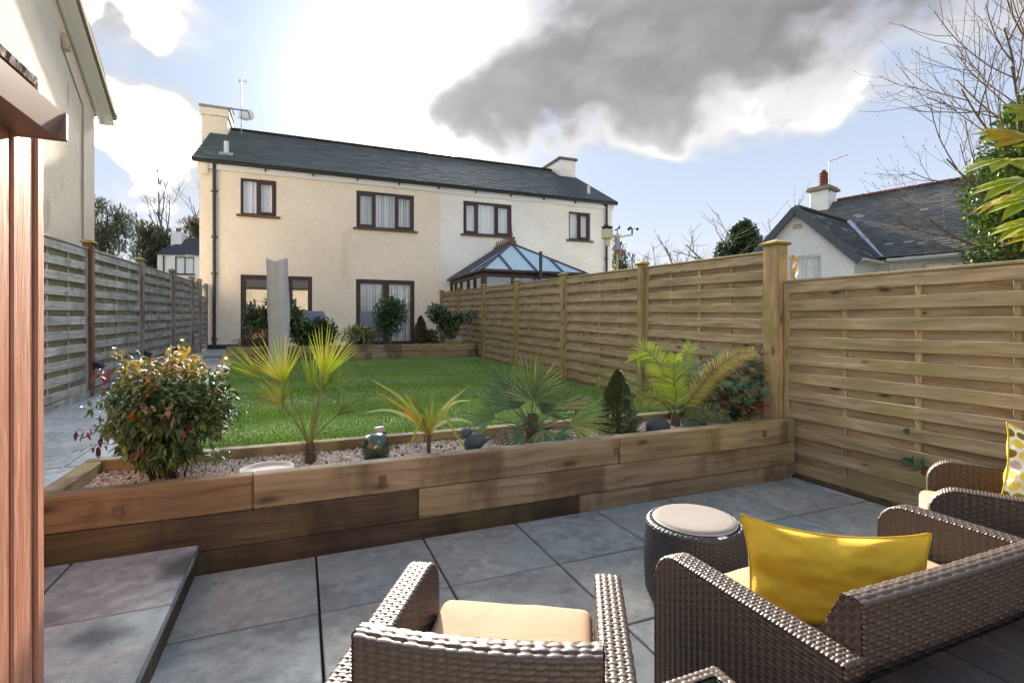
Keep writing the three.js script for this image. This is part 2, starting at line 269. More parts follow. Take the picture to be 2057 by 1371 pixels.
// ---------- raised sleeper beds ----------
const rs = rng(31);
function sleeper(parent, e0, e1, y0, y1, n0, n1, m, along = 'x') { return part('sleeper', wbox(e0, e1, y0, y1, n0, n1, 0.008, along, rs() * 7, rs() * 5), m, parent); }
{
  const b = thing('raised_bed', 'long raised bed of stacked brown timber sleepers filled with pale gravel beside the patio', 'raised bed');
  const f0 = 3.28, f1 = 3.38;
  // front wall, three visible courses; joints staggered
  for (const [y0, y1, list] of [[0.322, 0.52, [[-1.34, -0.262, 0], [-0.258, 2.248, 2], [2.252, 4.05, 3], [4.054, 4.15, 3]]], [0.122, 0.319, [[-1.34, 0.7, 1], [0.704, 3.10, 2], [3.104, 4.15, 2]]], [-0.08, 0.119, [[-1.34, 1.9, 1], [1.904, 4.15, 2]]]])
    for (const [e0, e1, m] of list) sleeper(b, e0, e1, y0, y1 + (m === 3 && y0 > 0.3 ? 0.004 : 0), f0 + (rs() - 0.5) * 0.006 - (y0 > 0.3 && e0 === 2.252 ? 0.012 : 0), f1, SLEEP[m]);
  for (const [e0, e1, m] of [[-1.28, 0.9, 3], [0.904, 2.6, 3], [2.604, 4.1, 3]]) { sleeper(b, e0, e1, 0.33, 0.52, 4.0, 4.1, SLEEP[m]); }
  sleeper(b, -1.28, -1.18, 0.32, 0.519, 3.384, 3.996, SLEEP[3], 'z');
  part('soil', wbox(-1.178, 4.1, 0.1, 0.425, 3.383, 3.998, 0), SOIL, b);
  // corner nail plates
  const rust = std({ color: lin(0.14, 0.088, 0.056), roughness: 0.9, bumpMap: SLEEP[2].bumpMap, bumpScale: 0.002 });
  for (const [e, y] of [[-0.9, 0.405], [0.47, 0.41], [3.75, 0.43], [2.22, 0.42]]) part('wood_plug', cbox(0.045, 0.055, 0.004, 0.001).translate(e, y, -(f0 - (e > 2.25 ? 0.017 : 0.005))), rust, b);
}
{
  const b = thing('raised_bed', 'low raised bed of two sleeper courses across the far end of the lawn', 'raised bed');
  const f0 = 12.2, f1 = 12.32;
  for (const [y0, y1, list] of [[0.725, 0.885, [[-1.47, 0.6, 3], [0.604, 2.2, 2], [2.204, 4.08, 3]]], [0.52, 0.722, [[-1.47, 1.5, 2], [1.504, 4.08, 2]]]]) for (const [e0, e1, m] of list) sleeper(b, e0, e1, y0, y1, f0 + rs() * 0.004, f1, SLEEP[m]);
  sleeper(b, -1.472, -1.36, 0.52, 0.884, 12.324, 12.95, SLEEP[1], 'z');
  part('soil', wbox(-1.355, 4.08, 0.4, 0.84, 12.324, 12.95, 0), SOIL, b);
}
{ // gravel in the near bed
  const r = rng(91), ico = (seed) => { const g = new THREE.IcosahedronGeometry(1, 1), p = g.attributes.position, q = rng(seed), mp = new Map(); for (let i = 0; i < p.count; i++) { const k = [p.getX(i), p.getY(i), p.getZ(i)].map((x) => x.toFixed(3)).join(); if (!mp.has(k)) mp.set(k, 0.72 + q() * 0.5); const s = mp.get(k); p.setXYZ(i, p.getX(i) * s, p.getY(i) * s * 0.7, p.getZ(i) * s * 0.9); } g.computeVertexNormals(); return g; };
  const gm = std({ roughness: 0.9 });
  const N = 11000, im = new THREE.InstancedMesh(ico(3), gm, N), M = new THREE.Matrix4(), Q = new THREE.Quaternion(), C = new THREE.Color();
  for (let i = 0; i < N; i++) {
    const e = -1.17 + r() * 5.2, n = 3.395 + r() * 0.595, s = 0.007 + r() * r() * 0.010;
    const y = 0.428 + 0.03 * fbm(e * 2.2, n * 3, 64, 64, 3, 4) + r() * 0.012;
    Q.setFromEuler(new THREE.Euler(r() * 6.28, r() * 6.28, r() * 6.28)); M.compose(V(e, y, n), Q, new THREE.Vector3(s, s, s)); im.setMatrixAt(i, M);
    const k = 0.55 + r() * 0.6, w = r(); C.setRGB(0.62 * k, (0.51 + 0.05 * w) * k, (0.41 + 0.10 * w) * k); im.setColorAt(i, C);
  }
  shadow(im); im.name = 'gravel'; im.userData = { label: 'pale pinkish gravel covering the soil of the near raised bed', category: 'gravel', kind: 'stuff' }; scene.add(im);
}

// ---------- fences: framed panels of overlapping horizontal slats between posts ----------
const slatVar = new Map();
function slatGeo(L, h, t, k) { const key = [L.toFixed(3), h, t, k].join(); if (!slatVar.has(key)) slatVar.set(key, cbox(L, h, t, 0.003, 'x', k * 1.77, k * 0.61)); return slatVar.get(key); }
function fencePanel(root, L, Hp, mats, back, frameM, rows, battens, r, arch = 0) {
  // local x along the panel, y up, z towards the garden
  const st = 0.045, fr = merge([cbox(st, Hp, 0.05, 0.004, 'y', r() * 3, 0).translate(-L / 2 + st / 2, Hp / 2, 0), cbox(st, Hp, 0.05, 0.004, 'y', r() * 3, 0).translate(L / 2 - st / 2, Hp / 2, 0), cbox(L + 0.01, 0.022, 0.062, 0.004, 'x', r() * 3, 0).translate(0, Hp + 0.012, 0)]);
  const p = part('panel', fr, frameM, root);
  const iw = L - 2 * st - 0.002, pitch = Hp / rows, bh = pitch * 0.58;
  for (let k = 0; k < rows; k++) {
    const y = Hp - 0.004 - bh / 2 - k * pitch * (1 - 0.38 / rows * 0), o = part('slat', slatGeo(iw, bh, 0.012, k % 5), mats[Math.floor(r() * mats.length)], p);
    o.position.set(0, Math.max(y, bh / 2 + 0.002), 0.014 + (r() - 0.5) * 0.003); o.rotation.set((r() - 0.5) * 0.03, 0, (r() - 0.5) * 0.003);
    { const q = part('back_slat', slatGeo(iw, bh, 0.010, (k * 3 + 1) % 5), back[Math.floor(r() * back.length)], p); q.position.set(0, Math.max(y - pitch * 0.5, bh / 2 - 0.01), -0.021); q.rotation.z = (r() - 0.5) * 0.004; }
  }
  for (let k = 1; k <= battens; k++) { const o = part('batten', cbox(0.036, Hp - 0.03, 0.024, 0.002, 'y', k * 0.7 + r() * 3, 0.3), mats[k % mats.length], p); o.position.set(-L / 2 + L * k / (battens + 1) + (r() - 0.5) * 0.03, Hp / 2 - 0.005, -0.0075); }
  return p;
}
function fencePost(root, h, w, m, cap, r) {
  const p = part('post', cbox(w, h, w, 0.006, 'y', r() * 4, r()).translate(0, h / 2, 0), m, root);
  if (cap) { const s = w * 0.5 + 0.022, g = merge([cbox(2 * s, 0.022, 2 * s, 0.004, 'x', r(), r()).translate(0, h + 0.0125, 0), new THREE.CylinderGeometry(0.012, s * 1.36, 0.035, 4).rotateY(Math.PI / 4).translate(0, h + 0.0425, 0)]); part('post_cap', g, cap, p); }
  return p;
}
{
  const r = rng(61);
  const f = thing('fence', 'tall yellow brown slatted fence running to the house on the right', 'fence', [4.15, 0, 3.5], 0);
  const PN = [3.52, 5.53, 7.71, 9.76, 11.83, 13.98, 15.9], top = (n) => 2.065 + 0.0225 * (n - 3.5), bot = (n) => gy(n) - 0.05;
  PN.forEach((n, i) => { if (!i) return; const p = fencePost(f, top(n) + 0.10, 0.10, POSTM, CAPM, r); p.position.copy(V(0, -0.05, n - 3.5)); });
  for (let i = 0; i < 6; i++) { const a = PN[i] + (i ? 0.06 : 0.09), b = PN[i + 1] - 0.06, m = (a + b) / 2, p = fencePanel(f, b - a, 1.74, FENCE, FENCEB, FENCE[0], 11, 3, r); p.position.copy(V(0.01, top(m) - 1.74, m - 3.5)); p.rotation.y = -Math.PI / 2; p.rotation.order = 'ZYX'; p.rotation.x = 0; p.rotation.z = 0; p.rotateZ(-0.0225); }
}
{
  const r = rng(62);
  const f = thing('fence', 'lower slatted timber fence beside the wicker seats with one stout post', 'fence', [4.18, 0, 3.46], 0);
  const p = fencePost(f, 2.16, 0.15, POSTM, CAPM, r); p.position.set(-0.03, -0.03, -0.03);
  for (const [a, b] of [[1.2, 3.408], [-0.95, 1.1]]) { const m = (a + b) / 2, q = fencePanel(f, b - a, 1.80, FENCE, FENCEB, FENCE[1], 11, 3, r); q.position.copy(V(0, -0.03, m - 3.46)); q.rotation.y = -Math.PI / 2; }
  const q = fencePost(f, 1.78, 0.09, POSTM, null, r); q.position.copy(V(0.0, -0.03, 1.15 - 3.46));
  part('gravel_board', cbox(0.03, 0.05, 4.5, 0.003, 'z').translate(-0.05, 0.0, 2.2), SLEEP[1], f);
}
{
  const r = rng(63);
  const f = thing('fence', 'weathered silver grey slatted fence along the path on the left', 'fence', [-2.4, 0, 6], 0);
  const PN = [3.4, 5.55, 7.70, 9.85, 12.02, 13.97, 14.92], top = (n) => 2.27 + 0.014 * (n - 6.5);
  PN.forEach((n, i) => { const p = fencePost(f, top(n) + 0.10, 0.095, i === 2 ? woodMat(1.3, [256, [112, 78, 58], [76, 52, 38], [138, 102, 80], { seed: 333, knots: 2 }]) : POSTG, CAPM, r); p.position.copy(V(0, -0.02, n - 6)); });
  for (let i = 0; i < 6; i++) { const a = PN[i] + 0.055, b = PN[i + 1] - 0.055, m = (a + b) / 2, h = 1.79 - 0.02 * i, p = fencePanel(f, b - a, h, GREY, GREYB, GREY[0], 11, i > 4 ? 2 : 3, r); p.position.copy(V(-0.01, top(m) - h, m - 6)); p.rotation.y = Math.PI / 2; p.rotateZ(0.014); }
  part('gravel_board', quadGeo([[V(0.03, py(4) - 0.02, -2), V(0.03, py(14.9) - 0.02, 8.9), V(0.03, py(14.9) + 0.10, 8.9), V(0.03, py(4) + 0.085, -2)]]), GREY[1], f);
}
{ // arched gate at the end of the path
  const r = rng(64), t = thing('gate', 'narrow slatted garden gate with curved top beside the house wall', 'gate', [-2.4, py(15.4), 15.39], Math.PI / 2), w = 0.82;
  const h = 1.62, fr = part('gate_frame', merge([cbox(0.06, h + 0.12, 0.05, 0.004, 'y').translate(-w / 2, h / 2 + 0.06, 0), cbox(0.06, h + 0.12, 0.05, 0.004, 'y').translate(w / 2, h / 2 + 0.06, 0), cbox(w, 0.07, 0.05, 0.004).translate(0, 0.1, 0)]), GREY[1], t);
  for (let k = 0; k < 9; k++) { const o = part('slat', slatGeo(w - 0.07, 0.09, 0.012, k % 5), GREY[k % 3], t); o.position.set(0, 0.2 + k * 0.14, 0.012); const q = part('back_slat', slatGeo(w - 0.07, 0.09, 0.010, k % 5), GREYB[k % 2], t); q.position.set(0, 0.27 + k * 0.14, -0.014); }
  const c = []; for (let k = 0; k <= 16; k++) { const a = Math.PI * k / 16; c.push(new THREE.Vector3(Math.cos(a) * w * 0.46, 1.38 + Math.sin(a) * 0.32, 0.02)); }
  part('arch', new THREE.TubeGeometry(new THREE.CatmullRomCurve3(c), 24, 0.028, 6), GREY[2], t);
  part('latch', merge([cbox(0.10, 0.03, 0.02, 0.003).translate(0.28, 1.02, 0.045), new THREE.TorusGeometry(0.035, 0.007, 6, 14).translate(0.22, 1.0, 0.05)]), std({ color: lin(0.02, 0.02, 0.02), metalness: 0.7, roughness: 0.5 }), t);
  part('post', cbox(0.09, 1.82, 0.09, 0.005, 'y').translate(w / 2 + 0.08, 0.88, 0), POSTG, t);
}
// ---------- buildings ----------
function renderMat(base, seed, streak = 0.1, dirt = [150, 130, 100]) {
  const S = 1024, c = tex(S, S, (u, v) => {
    const a = fbm(u * 5, v * 5, 5, 5, 6, seed), f = fbm(u * 90, v * 90, 90, 90, 2, seed + 5), st = fbm(u * 44, v * 3, 44, 3, 4, seed + 9) * sstep(0.5, 0.75, fbm(u * 4, v * 3, 4, 3, 4, seed + 15));
    let q = base.map((x) => x * (1 + 0.09 * (a - 0.5) + 0.05 * (f - 0.5))); return mix3(q, dirt, streak * sstep(0.35, 0.6, st));
  }), b = tex(512, 512, (u, v) => fbm(u * 120, v * 120, 120, 120, 3, seed + 2) * 0.7 + 0.3 * fbm(u * 12, v * 12, 12, 12, 4, seed + 3), true);
  return std({ map: rep(c, 5.2), bumpMap: rep(b, 2.6), bumpScale: 0.006, roughness: 0.92 });
}
const CREAM = renderMat([239, 225, 204], 600, 0.25, [200, 178, 146]), WHITE = renderMat([243, 238, 228], 630, 0.35, [196, 184, 162]), GABLE = renderMat([236, 222, 200], 660, 0.75, [192, 176, 150]), COTW = renderMat([242, 242, 240], 690, 0.2, [200, 196, 188]);
const BROWN = std({ color: lin(0.055, 0.026, 0.022), roughness: 0.45 }), SILLM = std({ color: lin(0.12, 0.085, 0.055), roughness: 0.8 }), PIPE = std({ color: lin(0.03, 0.036, 0.042), roughness: 0.45 });
const GLASS = phys({ color: 0xffffff, roughness: 0.015, transmission: 1, thickness: 0, ior: 2.2 });
const BLIND = std({ color: lin(0.82, 0.85, 0.87), roughness: 0.9, side: THREE.DoubleSide }), DARK = std({ color: lin(0.52, 0.48, 0.42), roughness: 1 }), LEAD = std({ color: lin(0.30, 0.32, 0.36), roughness: 0.6 }), WPVC = std({ color: lin(0.78, 0.78, 0.76), roughness: 0.4 });
const METAL = std({ color: lin(0.25, 0.25, 0.26), metalness: 0.8, roughness: 0.45 });

function wallShape(pts, holes = []) { const s = new THREE.Shape(pts.map((p) => new THREE.Vector2(...p))); for (const [x0, x1, y0, y1] of holes) s.holes.push(new THREE.Path([[x0, y0], [x0, y1], [x1, y1], [x1, y0]].map((p) => new THREE.Vector2(...p)))); return s; }
function wallGeo(pts, holes, depth) { return new THREE.ExtrudeGeometry(wallShape(pts, holes), { depth, bevelEnabled: false, curveSegments: 4 }).translate(0, 0, -depth); }
// a framed window in the plane z: lights = fractions where mullions stand; opens = thicker sash frames
function windowUnit(root, name, x0, x1, y0, y1, z, lights, o = {}) {
  const { m = BROWN, fw = 0.06, sash = [], blind = 'slat', sill = 0.09, depth = 0.07 } = o, b = [], xs = [x0, ...lights.map((q) => lerp(x0, x1, q)), x1];
  const bx = (a0, a1, c0, c1, d0 = 0, d1 = depth) => b.push(cbox(a1 - a0, c1 - c0, d1 - d0, 0.004).translate((a0 + a1) / 2, (c0 + c1) / 2, z - (d0 + d1) / 2));
  bx(x0, x1, y1 - fw, y1); bx(x0, x1, y0, y0 + fw); bx(x0, x0 + fw, y0 + fw, y1 - fw); bx(x1 - fw, x1, y0 + fw, y1 - fw);
  for (let k = 1; k < xs.length - 1; k++) bx(xs[k] - fw / 2, xs[k] + fw / 2, y0 + fw, y1 - fw);
  for (const k of sash) { const a = xs[k] + fw * (k ? 0.5 : 1), c = xs[k + 1] - fw * (k + 2 === xs.length ? 1 : 0.5), s = 0.055; bx(a, c, y1 - fw - s, y1 - fw, -0.02, depth - 0.02); bx(a, c, y0 + fw, y0 + fw + s, -0.02, depth - 0.02); bx(a, a + s, y0 + fw + s, y1 - fw - s, -0.02, depth - 0.02); bx(c - s, c, y0 + fw + s, y1 - fw - s, -0.02, depth - 0.02); }
  const w = part(name, merge(b), m, root);
  for (let k = 0; k < xs.length - 1; k++) { const a = xs[k] + fw * 0.4, c = xs[k + 1] - fw * 0.4; part('pane', new THREE.PlaneGeometry(c - a, y1 - y0 - fw).translate((a + c) / 2, (y0 + y1) / 2, z - depth * 0.55), GLASS, w); }
  if (sill) part('sill', cbox(x1 - x0 + 0.2, 0.06, 0.18, 0.006).translate((x0 + x1) / 2, y0 - 0.032, z + 0.03), SILLM, w);
  if (blind === 'slat') { const g = []; let k = 0; for (let x = x0 + 0.04; x < x1 - 0.04; x += 0.085, k++) g.push(new THREE.PlaneGeometry(0.086, y1 - y0 - 0.02).rotateY(0.5 + 0.25 * Math.sin(k * 2.3)).translate(x, (y0 + y1) / 2, z - depth - 0.05)); const p = part('blind', merge(g), BLIND, w); p.userData.kind = 'stuff'; }
  if (blind === 'net') { const g = new THREE.PlaneGeometry(x1 - x0, y1 - y0, 90, 1), p = g.attributes.position; for (let i = 0; i < p.count; i++) p.setZ(i, 0.022 * Math.sin(p.getX(i) * 62) + 0.012 * Math.sin(p.getX(i) * 23)); g.computeVertexNormals(); part('curtain', g.translate((x0 + x1) / 2, (y0 + y1) / 2, z - depth - 0.04), BLIND, w); }
  return w;
}
// courses of tiles on a slope: o corner at the eave, u along it, v up the slope (unit vectors)
function tileRoof(o, u, v, W, S, tw, ex, r, shade, inside = () => true) {
  const n = new THREE.Vector3().crossVectors(u, v).normalize(), out = [], rows = Math.ceil(S / ex);
  for (let j = 0; j < rows; j++) for (let i = -1; i < W / tw; i++) {
    let a = i * tw + (j % 2 ? tw / 2 : 0), b = a + tw - 0.004; a = Math.max(a, 0); b = Math.min(b, W); if (b - a < 0.03) continue;
    const s0 = j * ex, s1 = Math.min(s0 + ex * 1.25, S), c = o.clone().addScaledVector(u, (a + b) / 2).addScaledVector(v, (s0 + s1) / 2);
    if (!inside(c)) continue;
    const g = cbox(b - a, s1 - s0, 0.02, 0.0), lift = 0.016 + r() * 0.006;
    g.applyMatrix4(new THREE.Matrix4().makeRotationX(-0.09 + (r() - 0.5) * 0.02)); const M = new THREE.Matrix4().makeBasis(u, v, n); g.applyMatrix4(M); c.addScaledVector(n, lift); g.translate(c.x, c.y, c.z);
    const k = shade(r, (a + b) / 2, s0), col = new Float32Array(g.attributes.position.count * 3); for (let q = 0; q < col.length; q += 3) { col[q] = k[0]; col[q + 1] = k[1]; col[q + 2] = k[2]; }
    g.setAttribute('color', new THREE.BufferAttribute(col, 3)); g.userData = { c }; out.push(g);
  }
  return out;
}
const slateB = tex(256, 256, (u, v) => fbm(u * 14, v * 14, 14, 14, 4, 71), true); rep(slateB, 0.6);
const SLATE = std({ vertexColors: true, roughness: 0.7, bumpMap: slateB, bumpScale: 0.004 });

{ // the pair of houses across the far end
  const h = thing('semi_detached_house', 'pair of rendered houses under one long slate roof, cream half and white half', 'house', [0, 0, 16], 0);
  const W1 = [-1.58, -0.67, 4.43, 5.45], W2 = [1.53, 3.28, 4.29, 5.41], W3 = [4.90, 6.62, 4.32, 5.41], W4 = [8.83, 9.72, 4.38, 5.39], D1 = [-1.58, -0.36, 0.70, 2.75], DW = [-0.36, 0.283, 1.66, 2.75], D2 = [1.517, 3.30, 0.70, 2.725];
  const B = -0.2, T = 5.72;
  const lw = part('wall', wallGeo([[-2.57, B], [4.12, B], [4.12, T], [-2.57, T]], [W1, W2, D2, [D1[0], D1[1], D1[2], D1[3]], [D1[1] + 0.001, DW[1], DW[2], DW[3]]], 0.28), CREAM, h); lw.userData.label = 'cream rendered front wall';
  const rw = part('wall', wallGeo([[4.122, B], [10.66, B], [10.66, T], [4.122, T]], [W3, W4], 0.28), WHITE, h); rw.userData.label = 'white rendered front wall';
  // gable ends and inner floors that keep the rooms dim
  const gab = (e, m) => { const s = new THREE.ExtrudeGeometry(wallShape([[-0.28, B], [-7.2, B], [-7.2, T], [-3.6, 7.78], [-0.28, 5.93]]), { depth: 0.28, bevelEnabled: false }); s.rotateY(-Math.PI / 2); part('gable_wall', s.translate(e, 0, 0), m, h); };
  gab(-2.29, CREAM); gab(10.66, WHITE);
  part('floor', wbox(-2.28, 10.37, 3.1, 3.3, 0.3, 7, 0), DARK, h); part('back_wall', wbox(-2.28, 10.37, 0, 5.7, 3.2, 3.4, 0), DARK, h);
  part('room_floor', wbox(-2.28, 10.37, 0.5, 0.69, 0.3, 3.1, 0), std({ color: lin(0.22, 0.11, 0.05), roughness: 0.6 }), h);
  part('ceiling', wbox(-2.28, 10.37, 5.74, 5.8, 0.3, 7, 0), DARK, h);
  const o1 = { blind: 'slat' };
  windowUnit(h, 'window', ...W1, -0.05, [0.47], { sash: [1], blind: 'net' }); windowUnit(h, 'window', ...W2, -0.05, [0.31, 0.68], { sash: [0, 2] });
  windowUnit(h, 'window', ...W3, -0.05, [0.29, 0.67], { sash: [0, 2], blind: 'net' }); windowUnit(h, 'window', ...W4, -0.05, [0.48], { sash: [1], blind: 'net' });
  const d1 = windowUnit(h, 'patio_door', D1[0], D1[1] - 0.002, D1[2], D1[3], -0.05, [], { sash: [0], sill: 0, blind: '', fw: 0.075 });
  windowUnit(h, 'window', DW[0] + 0.003, DW[1], DW[2], DW[3], -0.05, [], { sash: [0], blind: '' });
  const d2 = windowUnit(h, 'french_door', ...D2, -0.05, [0.5], { sash: [0, 1], sill: 0, fw: 0.075 });
  for (const e of [2.33, 2.49]) part('handle', cbox(0.03, 0.22, 0.04, 0.006).translate(e, 1.7, -0.02), METAL, d2);
  // plinth, soffit board, gutter with brackets, downpipes
  part('plinth', wbox(-2.55, -1.62, 0.68, 0.80, -0.03, -0.002), std({ color: lin(0.03, 0.03, 0.035) }), h);
  part('fascia', wbox(-2.6, 4.12, 5.60, 5.78, -0.06, -0.003, 0.003), WPVC, h); part('fascia', wbox(4.124, 10.7, 5.58, 5.78, -0.05, -0.003, 0.003), WPVC, h);
  part('corbel', wbox(-2.6, -2.36, 5.45, 5.78, -0.09, -0.062, 0.004), CREAM, h);
  const gut = new THREE.CylinderGeometry(0.062, 0.062, 13.5, 10, 1, false).rotateZ(Math.PI / 2).translate(4.04, 5.80, 0.13); part('gutter', gut, PIPE, h);
  for (let e = -2.2; e < 10.6; e += 1.25) part('bracket', cbox(0.035, 0.10, 0.07, 0.004).translate(e, 5.72, 0.088), PIPE, h);
  for (const [e, y0] of [[-2.21, 0.68], [10.38, 0.3]]) { const p = part('downpipe', bar(new THREE.Vector3(e, y0, 0.06), new THREE.Vector3(e, 5.76, 0.06), 0.042, 10), PIPE, h); for (const y of [0.95, 2.75, 3.75, 5.0]) part('clip', cbox(0.16, 0.04, 0.05, 0.006).translate(e, y, 0.04), PIPE, p); }
  // roof
  const r = rng(81), rise = 2.07, run = 3.72, S = Math.hypot(rise, run), v = new THREE.Vector3(0, rise / S, -run / S);
  part('roof', quadGeo([[new THREE.Vector3(-2.66, 5.80, 0.20), new THREE.Vector3(10.72, 5.80, 0.20), new THREE.Vector3(10.72, 5.80 + rise, 0.20 - run), new THREE.Vector3(-2.66, 5.80 + rise, 0.20 - run)], [new THREE.Vector3(10.72, 5.80 + rise, 0.20 - run), new THREE.Vector3(10.72, 5.7, -7.4), new THREE.Vector3(-2.66, 5.7, -7.4), new THREE.Vector3(-2.66, 5.80 + rise, 0.20 - run)]]), std({ color: lin(0.03, 0.035, 0.04) }), h);
  const tiles = part('roof_tiles', merge(tileRoof(new THREE.Vector3(-2.68, 5.81, 0.22), new THREE.Vector3(1, 0, 0), v, 13.42, S - 0.05, 0.30, 0.115, r, (q, a) => { const k = 0.72 + q() * 0.5, moss = a < 1.6 && q() < 0.55; return moss ? [0.062 * k, 0.10 * k, 0.078 * k] : q() < 0.03 ? [0.15, 0.155, 0.15] : [0.076 * k, 0.092 * k, 0.092 * k]; })), SLATE, h); tiles.userData.kind = 'stuff';
  for (let e = -2.66; e < 10.6; e += 0.45) part('ridge_tile', new THREE.CylinderGeometry(0.11, 0.114, 0.455, 8, 1, false, 0, Math.PI).rotateZ(Math.PI / 2).rotateX(-Math.PI / 2).rotateY(0).translate(e + 0.22, 5.83 + rise, 0.20 - run), std({ color: lin(0.11, 0.08, 0.075), roughness: 0.9, side: THREE.DoubleSide }), h);
  for (const [e, m] of [[-2.70, PIPE], [10.74, PIPE]]) part('verge', beam(new THREE.Vector3(e, 5.79, 0.22), new THREE.Vector3(e, 5.80 + rise, 0.20 - run), 0.05, 0.10), m, h);
  // chimneys
  const c1 = part('chimney', merge([wbox(-2.96, -2.22, 0, 8.05, 2.75, 3.9, 0.01), wbox(-3.0, -2.18, 8.05, 8.30, 2.70, 3.95, 0.02)]), CREAM, h);
  part('capping', merge([wbox(-3.03, -2.15, 8.302, 8.37, 2.67, 3.98, 0.02), new THREE.CylinderGeometry(0.14, 0.22, 0.12, 10).translate(-2.5, 8.43, -3.3)]), std({ color: lin(0.38, 0.32, 0.26), roughness: 1 }), c1);
  part('flashing', wbox(-2.45, -2.17, 7.27, 7.44, 2.66, 2.745, 0.004), LEAD, c1);
  const c2 = part('chimney', wbox(9.95, 10.7, 6.8, 8.22, 2.8, 4.4, 0.01), WHITE, h);
  part('capping', wbox(9.88, 10.77, 8.222, 8.32, 2.73, 4.47, 0.01), std({ color: lin(0.16, 0.14, 0.12), roughness: 1 }), c2);
  part('flashing', wbox(9.9, 10.72, 7.2, 7.42, 2.71, 2.795, 0.004), LEAD, c2);
  const f1 = part('flue', bar(new THREE.Vector3(-1.98, 6.0, -0.45), new THREE.Vector3(-1.98, 6.55, -0.45), 0.065, 14), WPVC, h); part('flue_collar', cbox(0.34, 0.05, 0.3, 0.01).applyMatrix4(new THREE.Matrix4().makeRotationX(0.5)).translate(-1.98, 6.17, -0.36), LEAD, f1);
  const f2 = part('flue', bar(new THREE.Vector3(9.98, 6.0, -0.55), new THREE.Vector3(9.98, 6.55, -0.55), 0.06, 14), WPVC, h); part('flue_collar', cbox(0.3, 0.04, 0.3, 0.01).applyMatrix4(new THREE.Matrix4().makeRotationX(0.5)).translate(9.98, 6.22, -0.5), LEAD, f2);
}
{ // aerial and dish by the cream chimney
  const t = thing('television_aerial', 'thin rooftop aerial mast beside the cream chimney', 'aerial', [-1.85, 7.9, 19.0], 0), v = (x, y, z = 0) => new THREE.Vector3(x, y, z);
  part('mast', bar(v(0, -0.3), v(0, 1.6), 0.016, 6), METAL, t);
  part('boom', merge([bar(v(-0.10, 1.52), v(0.18, 1.52), 0.008, 5), bar(v(0.14, 1.44), v(0.14, 1.60), 0.006, 4), bar(v(0.05, 1.46), v(0.05, 1.58), 0.006, 4), bar(v(-0.06, 1.42), v(-0.06, 1.6), 0.006, 4)]), METAL, t);
  part('bracket', merge([bar(v(-0.34, 0.55), v(0.2, 0.55), 0.025, 6), bar(v(0.2, 0.55), v(0.26, 0.3), 0.022, 6), bar(v(-0.3, 0.6), v(-0.2, 0.35), 0.016, 5)]), METAL, t);
  const d = thing('satellite_dish', 'pale round satellite dish on the cream chimney', 'satellite dish', [-1.72, 8.25, 19.15], 0);
  part('dish', new THREE.SphereGeometry(0.5, 24, 8, 0, 6.283, 0, 0.5).rotateX(Math.PI / 2 - 0.3).translate(0, 0, -0.44), std({ color: lin(0.85, 0.85, 0.84), side: THREE.DoubleSide, roughness: 0.7 }), d);
  part('arm', bar(v(-0.25, 0, 0.0), v(0.05, -0.1, 0.2), 0.014, 5), METAL, d);
}
{ // tall gable of the neighbouring house on the left
  const h = thing('gabled_house', 'tall pale rendered gable wall rising behind the grey fence at the left', 'house', [-3.7, 0, 8], 0);
  const s = new THREE.ExtrudeGeometry(wallShape([[-5, -0.2], [4.15, -0.2], [4.15, 5.46], [0, 8.45], [-5, 4.9]]), { depth: 7, bevelEnabled: false });
  s.rotateY(Math.PI / 2); s.translate(-7, 0, 0); part('wall', s, GABLE, h);
  const a = new THREE.Vector3(0.11, 5.40, -4.42), b = new THREE.Vector3(0.11, 8.62, 0.05);
  part('bargeboard', beam(a.clone().setX(0.06), b.clone().setX(0.06), 0.03, 0.26), WPVC, h);
  part('soffit', quadGeo([[new THREE.Vector3(0.0, 5.30, -4.4), new THREE.Vector3(0.26, 5.32, -4.4), new THREE.Vector3(0.26, 8.52, 0.05), new THREE.Vector3(0.0, 8.5, 0.05)]]), std({ color: lin(0.75, 0.75, 0.73), side: THREE.DoubleSide }), h);
  part('verge', beam(a.clone().setX(0.24).setY(5.46), b.clone().setX(0.24).setY(8.68), 0.10, 0.10), std({ color: lin(0.33, 0.29, 0.2), roughness: 1 }), h);
  part('roof', quadGeo([[new THREE.Vector3(0.28, 5.50, -4.55), new THREE.Vector3(0.28, 8.75, 0), new THREE.Vector3(-7.3, 8.75, 0), new THREE.Vector3(-7.3, 5.5, -4.55)]]), std({ color: lin(0.1, 0.09, 0.08), side: THREE.DoubleSide }), h);
  part('cable', merge([bar(new THREE.Vector3(0.012, 0.4, -3.55), new THREE.Vector3(0.012, 5.35, -3.55), 0.016, 5), bar(new THREE.Vector3(0.012, 5.35, -3.55), new THREE.Vector3(0.012, 5.95, -2.75), 0.012, 5)]), std({ color: lin(0.4, 0.36, 0.3) }), h);
  part('floodlight', merge([cbox(0.08, 0.12, 0.12, 0.01).translate(0.06, 6.02, -2.72), cbox(0.05, 0.16, 0.05, 0.01).translate(0.04, 6.15, -2.68)]), std({ color: lin(0.5, 0.4, 0.28) }), h);
}
